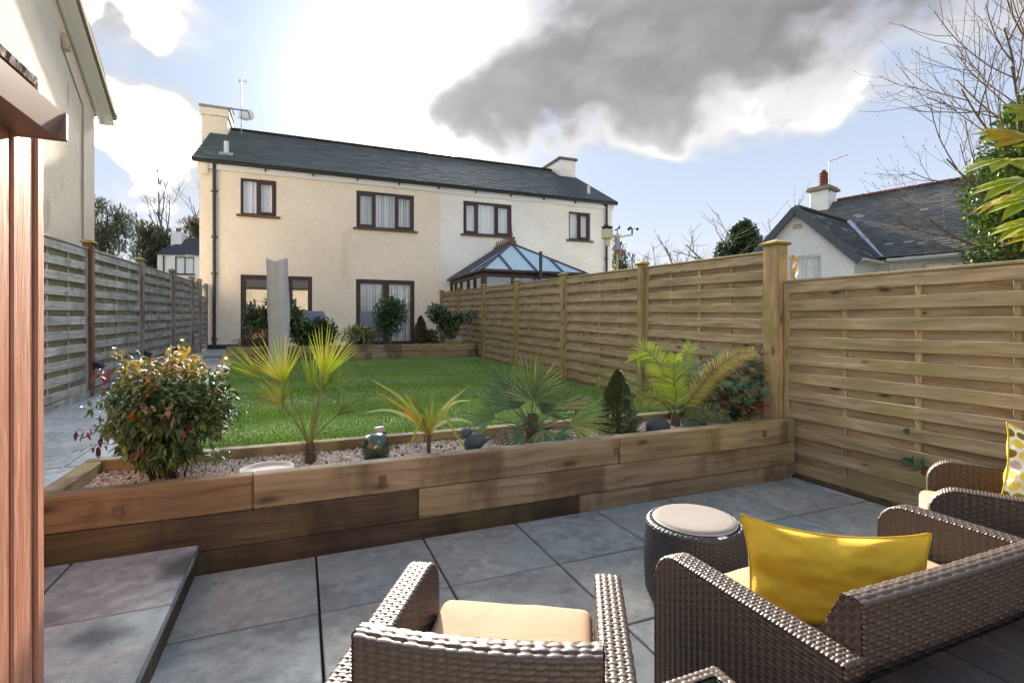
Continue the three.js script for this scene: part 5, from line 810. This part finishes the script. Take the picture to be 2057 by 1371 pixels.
{ // bushy fan palm
  const r = rng(231), t = thing('fan_palm', 'bushy dwarf fan palm with spreading grey green fans in the middle of the bed', 'palm', [1.696, 0.43, 3.70], BED);
  part('trunk', stem([v3(0, 0, 0), v3(0.01, 0.12, 0), v3(0.015, 0.24, 0)], 0.055, 0.04, 9), BARK, t);
  const A = [0.12, 0.22, 0.095], B = [0.17, 0.29, 0.075], C = [0.075, 0.145, 0.075], T = [0.42, 0.34, 0.18], Dd = [0.26, 0.18, 0.11];
  for (const [hx, hy, hz, dx, dy, R, nb, sp, k, kt, dr] of [[0.016, 0.356, 0.06, 0.02, 1, 0.33, 34, 3.0, A, B, 0.12], [0.02, 0.38, -0.1, 0.25, 1, 0.34, 28, 2.4, B, T, 0.1], [-0.168, 0.40, 0.0, -0.7, 0.8, 0.25, 20, 1.9, C, A, 0.15], [-0.168, 0.312, 0.08, -0.9, 0.45, 0.22, 18, 1.6, A, C, 0.15], [-0.292, 0.228, 0.10, -0.9, 0.35, 0.27, 22, 2.2, B, A, 0.25], [0.248, 0.284, 0.0, 0.95, 0.4, 0.22, 16, 0.9, A, T, 0.12], [0.30, 0.18, 0.10, 0.95, -0.05, 0.30, 22, 2.0, B, [0.3, 0.28, 0.06], 0.2], [0.076, 0.15, 0.16, 0.1, -0.5, 0.19, 18, 2.6, A, T, 0.35], [-0.22, 0.156, 0.10, -0.2, -0.8, 0.17, 14, 1.6, Dd, T, 0.4], [0.18, 0.10, 0.14, 0.6, -0.3, 0.2, 16, 2.2, C, A, 0.3], [-0.06, 0.12, 0.14, -0.4, -0.2, 0.18, 16, 2.4, C, A, 0.35], [0.1, 0.22, -0.15, 0.5, 0.7, 0.3, 22, 2.4, C, A, 0.15], [-0.1, 0.26, -0.15, -0.4, 0.9, 0.28, 22, 2.4, C, A, 0.15], [0.36, 0.22, -0.06, 0.9, 0.3, 0.24, 18, 2.0, B, T, 0.2], [-0.02, 0.2, 0.2, 0.0, 0.2, 0.2, 18, 2.8, A, C, 0.3]]) {
    const hub = v3(hx, hy, hz), f = part('frond', fan(hub, v3(dx, dy, (r() - 0.3) * 0.4), v3(0.3 * (r() - 0.5), 0.35, 1), R * 1.25, Math.round(nb * 0.8), sp, k, r, { w: 0.020, droop: dr, kTip: kt }), LEAFM({ roughness: 0.38, transmission: 0.15 }), t);
    part('stalk', stem([v3(0.01 + (r() - 0.5) * 0.05, 0.1, (r() - 0.5) * 0.05), v3(hx * 0.5, 0.1 + (hy - 0.1) * 0.62, hz * 0.5), hub], 0.008, 0.005, 5), std({ color: lin(0.13, 0.16, 0.08), roughness: 0.6 }), f);
  }
}
function conifer(name, label, pos, h, w, n, cols, r, o = {}) {
  const t = thing(name, label, 'conifer', pos, BED), L = new Leaves(); part('trunk', stem([v3(0, 0, 0), v3(0, h * 0.9, 0)], w * 0.06, w * 0.01, 6), BARK, t);
  for (let k = 0; k < n; k++) {
    const f = Math.pow(r(), 1.25), y = 0.06 * h + f * h * 0.93, a = r() * 6.283, R = w / 2 * Math.pow(1 - f, 0.72) * (0.6 + 0.8 * fbm(a * 1.6 + 9, f * 9, 64, 64, 3, 7)) * Math.sqrt(0.25 + 0.75 * r()) * (f < 0.12 ? 0.75 + f * 2 : 1), p = v3(Math.cos(a) * R, y, Math.sin(a) * R), d = v3(Math.cos(a), 0.9, Math.sin(a)).add(rdir(r).multiplyScalar(0.7)).normalize();
    L.small(p, d, UP, (o.l || 0.022) * (0.7 + r() * 0.6), o.w || 0.006, tint(cols[Math.floor(r() * cols.length)], 0.7 + r() * 0.6));
  }
  part('foliage', L.geo(), LEAF, t).userData.kind = 'stuff'; return t;
}
conifer('dwarf_conifer', 'dwarf conifer cone in the near bed beside the fan palm', [2.51, 0.43, 3.68], 0.56, 0.42, 11000, [[0.07, 0.12, 0.035], [0.10, 0.15, 0.04], [0.05, 0.085, 0.03], [0.17, 0.19, 0.045]], rng(241), { l: 0.026, w: 0.008 });
{ // feather palm
  const r = rng(251), t = thing('date_palm', 'young feather palm with bright yellow green arching fronds near the bed corner', 'palm', [3.188, 0.43, 3.76], BED);
  part('trunk', stem([v3(0, 0, 0), v3(0.005, 0.12, 0)], 0.05, 0.035, 9), BARK, t);
  const Yg = [0.46, 0.58, 0.045], G = [0.22, 0.34, 0.055], Go = [0.50, 0.44, 0.07], Dk = [0.07, 0.11, 0.04];
  for (const [k, kt, n, ll, ...P] of [[Yg, G, 34, 0.20, [-0.03, 0.3], [-0.16, 0.62], [-0.30, 0.72], [-0.36, 0.62]], [G, Yg, 26, 0.15, [0.03, 0.35], [0.09, 0.6], [0.17, 0.77]], [Go, [0.62, 0.5, 0.2], 30, 0.16, [0.14, 0.25], [0.36, 0.52], [0.58, 0.67], [0.74, 0.70]], [G, Go, 20, 0.12, [-0.12, 0.24], [-0.26, 0.28], [-0.40, 0.20]], [Dk, G, 22, 0.13, [0.15, 0.12], [0.34, 0.16], [0.5, 0.06]], [G, Dk, 20, 0.13, [0.1, 0.2], [0.25, 0.35], [0.38, 0.38]], [G, Go, 20, 0.12, [-0.2, 0.3], [-0.5, 0.46], [-0.72, 0.40]], [Yg, G, 24, 0.16, [0.0, 0.32], [-0.03, 0.55], [-0.02, 0.68]], [Dk, G, 18, 0.12, [0.06, 0.08], [0.18, 0.03], [0.3, -0.02]]]) {
    const zz = (r() - 0.5) * 0.28, c = new THREE.CatmullRomCurve3([v3(0, 0.1, 0), ...P.map(([x, y], i) => v3(x, y, zz * (i + 1) / P.length))]), L = new Leaves();
    for (let i = 0; i < n * 1.5; i++) for (const sd of [1, -1]) {
      const f = 0.14 + 0.86 * (i + 0.5) / (n * 1.5), p = c.getPointAt(Math.min(f, 1)), tg = c.getTangentAt(Math.min(f, 1)), nn = v3(0.25, 0.2, 1).normalize(), s = new THREE.Vector3().crossVectors(tg, nn).normalize(), len = ll * (0.55 + 0.75 * Math.sin(Math.min(1, f * 1.15) * Math.PI * 0.8)) * (1 - 0.45 * f), d = tg.clone().multiplyScalar(0.75).addScaledVector(s, sd).addScaledVector(nn, 0.25 * sd + (r() - 0.5) * 0.3).normalize();
      L.blade([p, p.clone().addScaledVector(d, len * 0.5), p.clone().addScaledVector(d, len).add(v3(0, -len * 0.15, 0))], 0.017, nn, tint(r() < 0.3 ? kt : k, 0.8 + r() * 0.4));
    }
    const fr = part('frond', L.geo(), PALM, t), pts = []; for (let i = 0; i <= 6; i++) pts.push(c.getPointAt(i / 6)); part('rachis', stem(pts, 0.006, 0.002, 5), std({ color: lin(0.12, 0.13, 0.04) }), fr);
  }
}
{ // broad glossy shrub in the corner
  const r = rng(261), t = thing('pieris_shrub', 'glossy dark shrub with reddish and orange leaves in the bed corner by the post', 'shrub', [3.87, 0.43, 3.72], BED);
  const g = []; for (let k = 0; k < 12; k++) { const a = r() * 6.28; g.push(stem([v3(0, 0, 0), v3(Math.cos(a) * 0.12, 0.2, Math.sin(a) * 0.1), v3(Math.cos(a) * 0.3, 0.4 + r() * 0.15, Math.sin(a) * 0.16)], 0.008, 0.003, 5)); } g.push(stem([v3(0.05, 0.1, 0), v3(0.3, 0.4, 0), v3(0.33, 0.62, 0.03)], 0.006, 0.003, 5)); part('stems', merge(g), BARK, t);
  const L = new Leaves(), G = [[0.13, 0.21, 0.10], [0.10, 0.18, 0.105], [0.18, 0.25, 0.10]], R = [[0.34, 0.13, 0.08], [0.45, 0.24, 0.08], [0.28, 0.09, 0.09]];
  const whorl = (p) => { const red = r() < 0.24, ax = v3((r() - 0.5) * 1.2, 1, (r() - 0.2) * 1.2).normalize(), k = red ? R[Math.floor(r() * 3)] : G[Math.floor(r() * 3)]; for (let i = 0; i < 8; i++) { const a = i * 0.785 + r() * 0.5, s = new THREE.Vector3().crossVectors(ax, v3(Math.cos(a), 0.1, Math.sin(a))).normalize(), d = s.addScaledVector(ax, 0.45).normalize(); L.leaf(p, d, ax, 0.05 + r() * 0.03, 0.018 + r() * 0.008, tint(k, 0.75 + r() * 0.5), 0.25, 0.25); } };
  for (let k = 0; k < 430; k++) { const d = rdir(r), q = Math.pow(r(), 0.4), x = d.x * 0.54 * q - 0.10, y = 0.30 + d.y * 0.29 * q; whorl(v3(x, Math.max(y, 0.04), d.z * 0.22 * q)); }
  for (const [x, y, n] of [[0.34, 0.66, 34], [-0.1, 0.60, 14], [-0.36, 0.5, 10], [0.2, 0.55, 12]]) for (let k = 0; k < n; k++) { const d = rdir(r); whorl(v3(x + d.x * 0.09, y + d.y * 0.10, 0.03 + d.z * 0.08)); }
  part('foliage', L.geo(), GLOSSY, t).userData.kind = 'stuff';
}
// far bed
{
  const r = rng(271), y0 = 0.83, pick = (cols, hi = 0) => (p, d, q) => tint(cols[Math.floor(q() * cols.length)], 0.65 + q() * 0.7), G = [[0.085, 0.155, 0.065], [0.10, 0.18, 0.07], [0.065, 0.125, 0.055]], tr = (t, h, w = 0.02) => part('trunk', stem([v3(0, 0, 0), v3(0.01, h * 0.5, 0), v3(0, h, 0)], w, w * 0.7, 7), GREYBARK, t);
  let t = thing('ball_tree', 'clipped ball topped standard tree before the french doors', 'shrub', [2.0, y0, 12.6], BED); tr(t, 0.5); shrub(t, [[0, 0.70, 0, 0.40, 0.46, 0.38], [-0.1, 0.55, 0, 0.3, 0.22, 0.3], [0.08, 0.92, 0, 0.25, 0.25, 0.25]], 3800, 0.085, 0.034, pick(G), GLOSSY, r, { small: true });
  t = thing('variegated_shrub', 'low rounded shrub with cream edged leaves in the far bed', 'shrub', [1.28, y0, 12.62], BED); tr(t, 0.2); shrub(t, [[0, 0.24, 0, 0.44, 0.24, 0.3], [0.1, 0.3, 0, 0.26, 0.2, 0.26]], 2400, 0.085, 0.036, pick([[0.46, 0.46, 0.2], [0.58, 0.54, 0.3], [0.16, 0.24, 0.09], [0.12, 0.19, 0.08]]), LEAF, r, { small: true });
  t = thing('dark_bush', 'broad dark green leafy bush right of the grey cover', 'shrub', [0.32, y0, 12.6], BED); tr(t, 0.25); shrub(t, [[0, 0.3, 0, 0.45, 0.3, 0.32], [0.1, 0.45, 0, 0.28, 0.2, 0.25], [-0.25, 0.25, 0, 0.25, 0.22, 0.25]], 2600, 0.11, 0.046, pick([[0.07, 0.14, 0.055], [0.085, 0.165, 0.06]]), GLOSSY, r);
  t = thing('leggy_shrub', 'open leafy shrub with leaning branches against the right fence end', 'shrub', [3.28, y0, 12.6], BED); const gs = []; for (const [x, y] of [[0.3, 0.65], [-0.15, 0.9], [0.55, 0.8], [0.05, 0.6], [-0.3, 0.35]]) gs.push(stem([v3(0, 0, 0), v3(x * 0.4, y * 0.55, 0), v3(x, y, 0.05)], 0.018, 0.008, 5)); part('stems', merge(gs), GREYBARK, t); shrub(t, [[-0.12, 0.80, 0, 0.24, 0.22, 0.2], [0.15, 0.6, 0, 0.3, 0.26, 0.22], [0.52, 0.70, 0, 0.24, 0.14, 0.16], [-0.3, 0.2, 0, 0.24, 0.18, 0.2], [0.25, 0.35, 0, 0.2, 0.15, 0.15], [0.8, 0.78, 0, 0.12, 0.08, 0.1]], 2200, 0.105, 0.042, pick([[0.10, 0.16, 0.07], [0.12, 0.19, 0.08], [0.08, 0.13, 0.055]]), GLOSSY, r);
  t = thing('photinia_shrub', 'loose upright shrub behind the grey cover before the patio door', 'shrub', [-0.62, y0, 12.65], BED); const gp = []; for (const x of [-0.4, -0.1, 0.2, 0.5]) gp.push(stem([v3(x * 0.3, 0, 0), v3(x * 0.7, 0.4, 0), v3(x, 0.85, 0)], 0.016, 0.006, 5)); part('stems', merge(gp), GREYBARK, t); shrub(t, [[-0.45, 0.62, 0, 0.18, 0.4, 0.2], [-0.08, 0.66, 0, 0.3, 0.28, 0.25], [0.35, 0.65, 0, 0.3, 0.38, 0.25], [0.55, 0.5, 0, 0.22, 0.35, 0.2], [0.05, 0.95, 0, 0.2, 0.16, 0.2]], 3000, 0.10, 0.042, pick([[0.10, 0.17, 0.06], [0.08, 0.14, 0.055], [0.15, 0.18, 0.06]]), GLOSSY, r);
  t = thing('heather', 'low brownish heather mound at the left end of the far bed', 'shrub', [-1.05, y0, 12.5], BED); tr(t, 0.08, 0.01); shrub(t, [[0, 0.10, 0, 0.36, 0.16, 0.22]], 1800, 0.05, 0.012, pick([[0.18, 0.15, 0.07], [0.14, 0.15, 0.065], [0.2, 0.13, 0.085]]), LEAF, r, { small: true });
  conifer('cone_conifer', 'small bronze green cone conifer in the far bed', [2.75, y0, 12.6], 0.72, 0.5, 5000, [[0.14, 0.14, 0.06], [0.11, 0.13, 0.06], [0.18, 0.15, 0.08]], r, { l: 0.05, w: 0.016 });
  const k = thing('rock', 'rounded grey rock on the right end of the far bed', 'rock', [3.66, 0.9, 12.3]); const g = new THREE.IcosahedronGeometry(0.13, 3), p = g.attributes.position; for (let i = 0; i < p.count; i++) { const f = 0.8 + 0.5 * fbm(p.getX(i) * 9 + 20, p.getY(i) * 9 + p.getZ(i) * 7 + 20, 256, 256, 3, 2); p.setXYZ(i, p.getX(i) * f, p.getY(i) * f * 0.8 + 0.06, p.getZ(i) * f); } g.computeVertexNormals(); part('stone', g, std({ color: lin(0.3, 0.29, 0.26), roughness: 1, bumpMap: slateB, bumpScale: 0.02 }), k);
}
// ---------- trees ----------
function limb(r, list, tips, a, d, len, rad, depth, o) {
  const pts = [a.clone()]; let p = a.clone(), q = d.clone(); const n = 4;
  for (let i = 0; i < n; i++) { q.add(rdir(r).multiplyScalar(o.wig)).add(v3(0, o.lift, 0)).normalize(); p = p.clone().addScaledVector(q, len / n); pts.push(p); }
  const seg = depth > 1 ? 6 : 4; const c = new THREE.CatmullRomCurve3(pts), g = new THREE.TubeGeometry(c, n * 2, 1, seg), P = g.attributes.position;
  for (let i = 0; i <= n * 2; i++) { const z = c.getPointAt(i / n / 2), R = lerp(rad, rad * 0.55, i / n / 2); for (let j = 0; j <= seg; j++) { const k = i * (seg + 1) + j; P.setXYZ(k, z.x + (P.getX(k) - z.x) * R, z.y + (P.getY(k) - z.y) * R, z.z + (P.getZ(k) - z.z) * R); } }
  list.push(g);
  if (depth <= 0) { tips.push(p); return; }
  for (let k = 0; k < o.kids; k++) { const f = 0.3 + 0.7 * (k + 0.6 * r()) / o.kids, b = c.getPointAt(Math.min(f, 1)), t = c.getTangentAt(Math.min(f, 1)), dd = t.clone().multiplyScalar(0.75).add(rdir(r).multiplyScalar(o.spread)).normalize(); limb(r, list, tips, b, dd, len * (0.5 + 0.25 * r()), rad * 0.5, depth - 1, o); }
}
function bareTree(label, pos, starts, depth, seed, o, group) {
  const r = rng(seed), t = thing('bare_tree', label, 'tree', pos, 0, group), list = [], tips = []; 
  for (const [a, d, len, rad] of starts) limb(r, list, tips, v3(...a), v3(...d).normalize(), len, rad, depth, o);
  part('trunk', list.shift(), GREYBARK, t); part('branches', mergeGeometries(list), o.m || GREYBARK, t).userData.kind = 'stuff';
  if (o.buds) { const g = []; for (const p of tips) g.push(new THREE.OctahedronGeometry(o.buds, 0).translate(p.x, p.y, p.z)); part('buds', merge(g), GREYBARK, t).userData.kind = 'stuff'; }
  return [t, tips];
}
function leafTree(name, label, pos, trunk, lumps, n, L, W, cols, seed, o = {}) {
  const r = rng(seed), t = thing(name, label, 'tree', pos, o.turn || 0, o.group); part('trunk', trunk, o.bark || GREYBARK, t);
  shrub(t, lumps, n, L, W, (p, d, q) => tint(cols[Math.floor(q() * cols.length)], 0.6 + q() * 0.8), o.m || GLOSSY, r, { small: true, up: o.up ?? 0.1, shell: o.shell || 0.5 }).name = 'crown'; return t;
}
{
  // ivy-covered tree beside the cottage
  leafTree('ivy_tree', 'tall ivy covered tree at the right edge in front of the cottage', [13.9, 0, 6.0], stem([v3(0, 0, 0), v3(0.2, 2.5, 0), v3(0.1, 5, 0)], 0.3, 0.14, 8), [[0.1, 3.0, 0, 0.75, 1.1, 0.8], [0.1, 4.2, 0, 0.85, 1.0, 0.8], [0.4, 5.1, 0, 0.75, 0.9, 0.7], [0.7, 5.8, 0, 0.55, 0.7, 0.6], [0.9, 3.6, 0, 0.9, 1.6, 0.9], [0.1, 1.8, 0, 0.9, 0.9, 0.9], [1.3, 5.4, -0.3, 0.8, 1.2, 0.8]], 22000, 0.095, 0.085, [[0.10, 0.19, 0.03], [0.14, 0.24, 0.04], [0.07, 0.14, 0.03], [0.26, 0.33, 0.05]], 301, { turn: BED, shell: 0.35 });
  bareTree('large bare tree with upswept twigs rising out of the ivy at the right edge', [14.0, 0, 5.7], [[[0.3, 2.5, 0], [-0.05, 1, 0], 4.6, 0.06], [[0.2, 4.2, 0], [-0.75, 0.75, -0.45], 2.6, 0.032], [[0.2, 5.0, 0], [-0.35, 1, -0.15], 2.6, 0.032], [[0.2, 3.4, 0], [-0.8, 0.35, -0.55], 2.3, 0.03], [[0.2, 2.7, 0], [-0.75, 0.25, -0.6], 2.3, 0.028], [[0.2, 5.5, 0], [0.1, 1, 0.1], 2.8, 0.03]], 3, 303, { kids: 4, wig: 0.16, lift: 0.10, spread: 0.55, buds: 0.016, m: std({ color: lin(0.15, 0.11, 0.075), roughness: 1 }) });
  // trees beyond the right fence
  leafTree('ivy_tree', 'ivy wrapped tree stump column with bare top beside the cottage gable', [22.5, 0, 21], stem([v3(0, 0, 0), v3(0, 4, 0), v3(0.1, 6.6, 0)], 0.25, 0.1, 7), [[0, 5.4, 0, 0.8, 1.5, 0.8], [0.1, 6.4, 0, 0.6, 0.6, 0.6], [-1.1, 4.8, 0, 0.5, 1.1, 0.5], [0.85, 5.1, 0, 0.55, 1.0, 0.5]], 9000, 0.16, 0.14, [[0.045, 0.085, 0.03], [0.06, 0.11, 0.035]], 311, { turn: BED });
  const far = { kids: 4, wig: 0.18, lift: 0.08, spread: 0.7, m: std({ color: lin(0.20, 0.16, 0.13), roughness: 1 }) };
  for (const [e, n, h, l, s] of [[21.6, 21.3, 4.2, 'bare forked tree left of the ivy column', 1], [23.6, 20.5, 4.4, 'bare tree right of the ivy column by the cottage roof', 2], [18.7, 24.7, 3.3, 'thin bare tree right of the weather station', 3], [20.1, 24.2, 3.5, 'thin bare tree midway between weather station and ivy column', 4]]) bareTree(l, [e, 0, n], [[[0, 0.5, 0], [0, 1, 0], h, 0.12], [[0, 0.5 + h * 0.5, 0], [-0.3, 1, 0.2], h * 0.5, 0.05], [[0, 0.5 + h * 0.5, 0], [0.4, 1, -0.2], h * 0.5, 0.05]], 3, 320 + s, far, 'bare trees beyond the right fence');
  leafTree('conifer_tree', 'dark ragged conifer half hidden behind the weather station', [15.0, 0, 21.9], stem([v3(0, 0, 0), v3(0, 4, 0)], 0.2, 0.08, 6), [[0.1, 3.9, 0, 0.8, 1.2, 0.8], [-0.1, 5.0, 0, 0.45, 0.8, 0.45]], 1700, 0.26, 0.07, [[0.05, 0.075, 0.045], [0.07, 0.09, 0.05]], 331, { turn: BED, shell: 0.7 });
  // wind-swept conifers at the far left
  const cl = [[0.19, 0.21, 0.13], [0.13, 0.165, 0.10], [0.23, 0.235, 0.15], [0.10, 0.13, 0.085]];
  const sway = (h) => stem([v3(0, 0, 0), v3(0.2, h * 0.5, 0), v3(0.5, h, 0)], 0.22, 0.05, 6);
  for (const [e, n, h, lumps, l, s] of [[-12.2, 41, 8.5, [[-0.6, 5.6, 0, 1.6, 1.2, 1.2], [0.5, 6.8, 0, 1.7, 1.1, 1.2], [-0.9, 7.4, 0, 1.0, 1.0, 0.9], [1.2, 8.0, 0, 1.1, 0.9, 1], [-0.1, 8.8, 0, 0.7, 0.8, 0.7]], 'wind swept grey green conifer at the far left above the grey fence', 1], [-9.9, 43.5, 8, [[0, 5.8, 0, 1.3, 1.6, 1.2], [-0.4, 7.6, 0, 1.0, 1.0, 1.0], [0.8, 7.2, 0, 0.9, 0.9, 0.9]], 'bushy conifer behind the chimney of the distant house', 2], [-6.9, 45, 9.5, [[0.2, 7.2, 0, 1.2, 1.9, 1.2], [-0.7, 8.6, 0, 1.1, 0.9, 1], [0.9, 8.4, 0, 1.0, 1.3, 1]], 'brownish conifer behind the roof of the distant house', 3], [-14.3, 40.5, 5.5, [[0.2, 4.7, 0, 1.5, 1.1, 1.2]], 'low dark conifer mound at the far left', 4]])
    leafTree('conifer_tree', l, [e, 0, n], sway(h), lumps, s === 4 ? 3500 : 5200, 0.40, 0.09, s === 3 ? [[0.22, 0.17, 0.09], [0.14, 0.13, 0.08]] : s === 4 ? [[0.05, 0.08, 0.05], [0.06, 0.09, 0.05]] : cl, 340 + s, { turn: BED, shell: 0.75, up: 0.35, m: LEAF });
  bareTree('bare branching tree above the distant house', [-8.8, 0, 43], [[[0, 4.5, 0], [0.1, 1, 0], 5.0, 0.11], [[0, 6, 0], [-0.5, 0.9, 0], 3.4, 0.06], [[2.4, 6.5, 0], [-0.2, 1, 0], 3.6, 0.06]], 3, 351, { ...far, kids: 3, spread: 0.5 });
}
{ // broad palmate leaves of a shrub leaning over the right fence
  const r = rng(401), t = thing('fatsia_shrub', 'large bright yellow green hand shaped leaves leaning over the right fence', 'shrub', [4.75, 0, 1.75], 0), M = LEAFM({ roughness: 0.38, transmission: 0.6 });
  part('stems', merge([stem([v3(0.1, 0, 0), v3(0.05, 1.2, 0.05), v3(-0.05, 2.4, -0.1)], 0.025, 0.012, 6), stem([v3(0.2, 0, 0.1), v3(0.2, 1.4, 0.2), v3(0.1, 2.8, 0.1)], 0.025, 0.012, 6)]), GREYBARK, t);
  const lobeLeaf = (L, hub, dir, nrm, R, k) => { const side = new THREE.Vector3().crossVectors(nrm, dir).normalize(), n = new THREE.Vector3().crossVectors(dir, side).normalize(); for (let i = 0; i < 7; i++) { const a = (i - 3) * 0.52, d = dir.clone().multiplyScalar(Math.cos(a)).addScaledVector(side, Math.sin(a)).normalize(); L.leaf(hub.clone().addScaledVector(d, -R * 0.04), d, n.clone(), R * (1 - 0.09 * Math.abs(i - 3)), R * 0.36, tint(k, 0.9 + r() * 0.2), 0.18, 0.22); } };
  // [x, y, z] hubs relative to the base: x east, z south
  for (const [x, y, z, dx, dy, dz, R] of [[-0.12, 2.56, -0.22, -0.9, -0.1, -0.35, 0.30], [-0.02, 2.72, -0.2, -0.5, 0.3, -0.3, 0.27], [-0.1, 2.40, -0.15, -0.9, -0.25, -0.2, 0.30], [-0.05, 2.28, -0.1, -0.85, -0.35, -0.2, 0.28], [0.0, 2.12, -0.12, -0.8, -0.3, -0.35, 0.26], [0.05, 2.62, 0.0, -0.6, 0.1, 0.3, 0.30], [0.05, 2.85, -0.1, -0.3, 0.4, -0.4, 0.26], [0.02, 2.02, -0.05, -0.75, -0.2, -0.1, 0.26], [0.1, 2.48, 0.1, -0.6, 0, 0.4, 0.30], [0.1, 2.2, 0.15, -0.6, -0.2, 0.4, 0.3], [0.12, 2.35, -0.3, -0.3, -0.2, -0.8, 0.26], [0.15, 2.95, 0.1, -0.1, 0.5, 0.3, 0.28]]) {
    const L = new Leaves(), hub = v3(x, y, z), dir = v3(dx, dy, dz).normalize(); lobeLeaf(L, hub, dir, v3(0.1, 1, 0.35).normalize(), R * 1.2, r() < 0.15 ? [0.60, 0.46, 0.03] : [0.44, 0.52, 0.04]); const f = part('leaf', L.geo(), M, t); part('stalk', stem([v3(0.05, y - 0.25, z * 0.3), v3(x * 0.6 + 0.03, y - 0.08, z * 0.7), hub], 0.006, 0.004, 5), std({ color: lin(0.25, 0.26, 0.05) }), f);
  }
}
{ // ivy shoots pushing through the near fence panel
  const r = rng(411);
  for (const [n, y, s, l] of [[2.32, 0.40, 0.10, 'largest clump of ivy leaves growing through the near fence panel'], [2.36, 0.60, 0.045, 'small ivy shoot over a slat of the near fence panel'], [1.72, 0.52, 0.05, 'small ivy shoot beside the spotted cushion'], [2.14, 0.36, 0.045, 'tiny ivy shoot just above the armchair rim']]) {
    const t = thing('ivy_sprig', l, 'ivy', [4.145, y, n], 0, 'ivy shoots on the near fence'), L = new Leaves(); for (let k = 0; k < 5; k++) L.leaf(v3(-0.004, (r() - 0.5) * s, (r() - 0.5) * s), v3(-0.25, -0.5 + r() * 0.8, r() - 0.5).normalize(), v3(-1, 0.3, 0), s * (0.6 + r() * 0.4), s * 0.62, tint([0.035, 0.09, 0.035], 0.8 + r() * 0.5), 0.2, 0.2); part('leaves', L.geo(), GLOSSY, t); part('tendril', stem([v3(0.02, -0.03, 0), v3(0, 0, 0), v3(-0.004, 0.03, 0.01)], 0.003, 0.002, 5), BARK, t);
  }
}
// ---------- what the far windows mirror: a pale house and a tall hedge behind the photographer ----------
{
  const h = thing('house_behind', 'pale rendered house with grey roof mirrored in the far patio door', 'house', [-2.6, 0, -9], Math.PI), p = (x, y, z) => new THREE.Vector3(x, y, z);
  part('wall', wallGeo([[-4.5, -0.2], [4.5, -0.2], [4.5, 4.0], [-4.5, 4.0]], [[-2.6, -1.2, 1.2, 2.4]], 0.3), GABLE, h); windowUnit(h, 'window', -2.6, -1.2, 1.2, 2.4, -0.05, [0.5], { m: WPVC, blind: 'net' });
  part('roof', quadGeo([[p(-4.7, 3.95, 0.3), p(4.7, 3.95, 0.3), p(4.7, 6.2, -3.2), p(-4.7, 6.2, -3.2)]]), std({ color: lin(0.10, 0.10, 0.105), side: THREE.DoubleSide, bumpMap: slateB, bumpScale: 0.01 }), h);
  const t = thing('hedge', 'tall green hedge mirrored in the far french doors', 'hedge', [6.4, 0, -9], 0), r = rng(501);
  part('stems', merge([-2, -1, 0, 1, 2].map((x) => stem([v3(x, 0, 0), v3(x + 0.1, 2, 0), v3(x, 3.4, 0)], 0.06, 0.03, 6))), GREYBARK, t);
  shrub(t, [[-1.7, 1.8, 0, 1.4, 2.0, 0.8], [0, 1.9, 0, 1.5, 2.1, 0.8], [1.8, 1.8, 0, 1.4, 2.0, 0.8]], 9000, 0.2, 0.12, (q, d, k) => tint([0.10, 0.17, 0.03], 0.6 + k() * 0.8), LEAF, r, { small: true, shell: 0.3 });
}
{ // scraps of leaf and grit blown against the bed and along the joints
  const r = rng(601), L = new Leaves();
  for (let k = 0; k < 420; k++) {
    const edge = r() < 0.55, e = edge ? -0.4 + r() * 4.5 : -0.4 + r() * 4.4, n = edge ? 3.272 - r() * r() * 0.16 : 0.6 + r() * 2.6, s = 0.004 + r() * r() * 0.016, a = r() * 6.283;
    L.small(V(e, 0.003 + r() * 0.003, n), v3(Math.cos(a), 0.12, Math.sin(a)).normalize(), UP, s, s * 0.5, r() < 0.6 ? [0.06, 0.045, 0.03] : r() < 0.5 ? [0.2, 0.15, 0.08] : [0.10, 0.12, 0.04]);
  }
  const o = shadow(new THREE.Mesh(L.geo(), std({ vertexColors: true, side: THREE.DoubleSide, roughness: 0.95 }))); o.name = 'leaf_litter'; o.userData = { label: 'tiny dark scraps of leaf scattered on the patio slabs', category: 'leaf litter', kind: 'stuff' }; scene.add(o);
}
renderer.render(scene, camera);
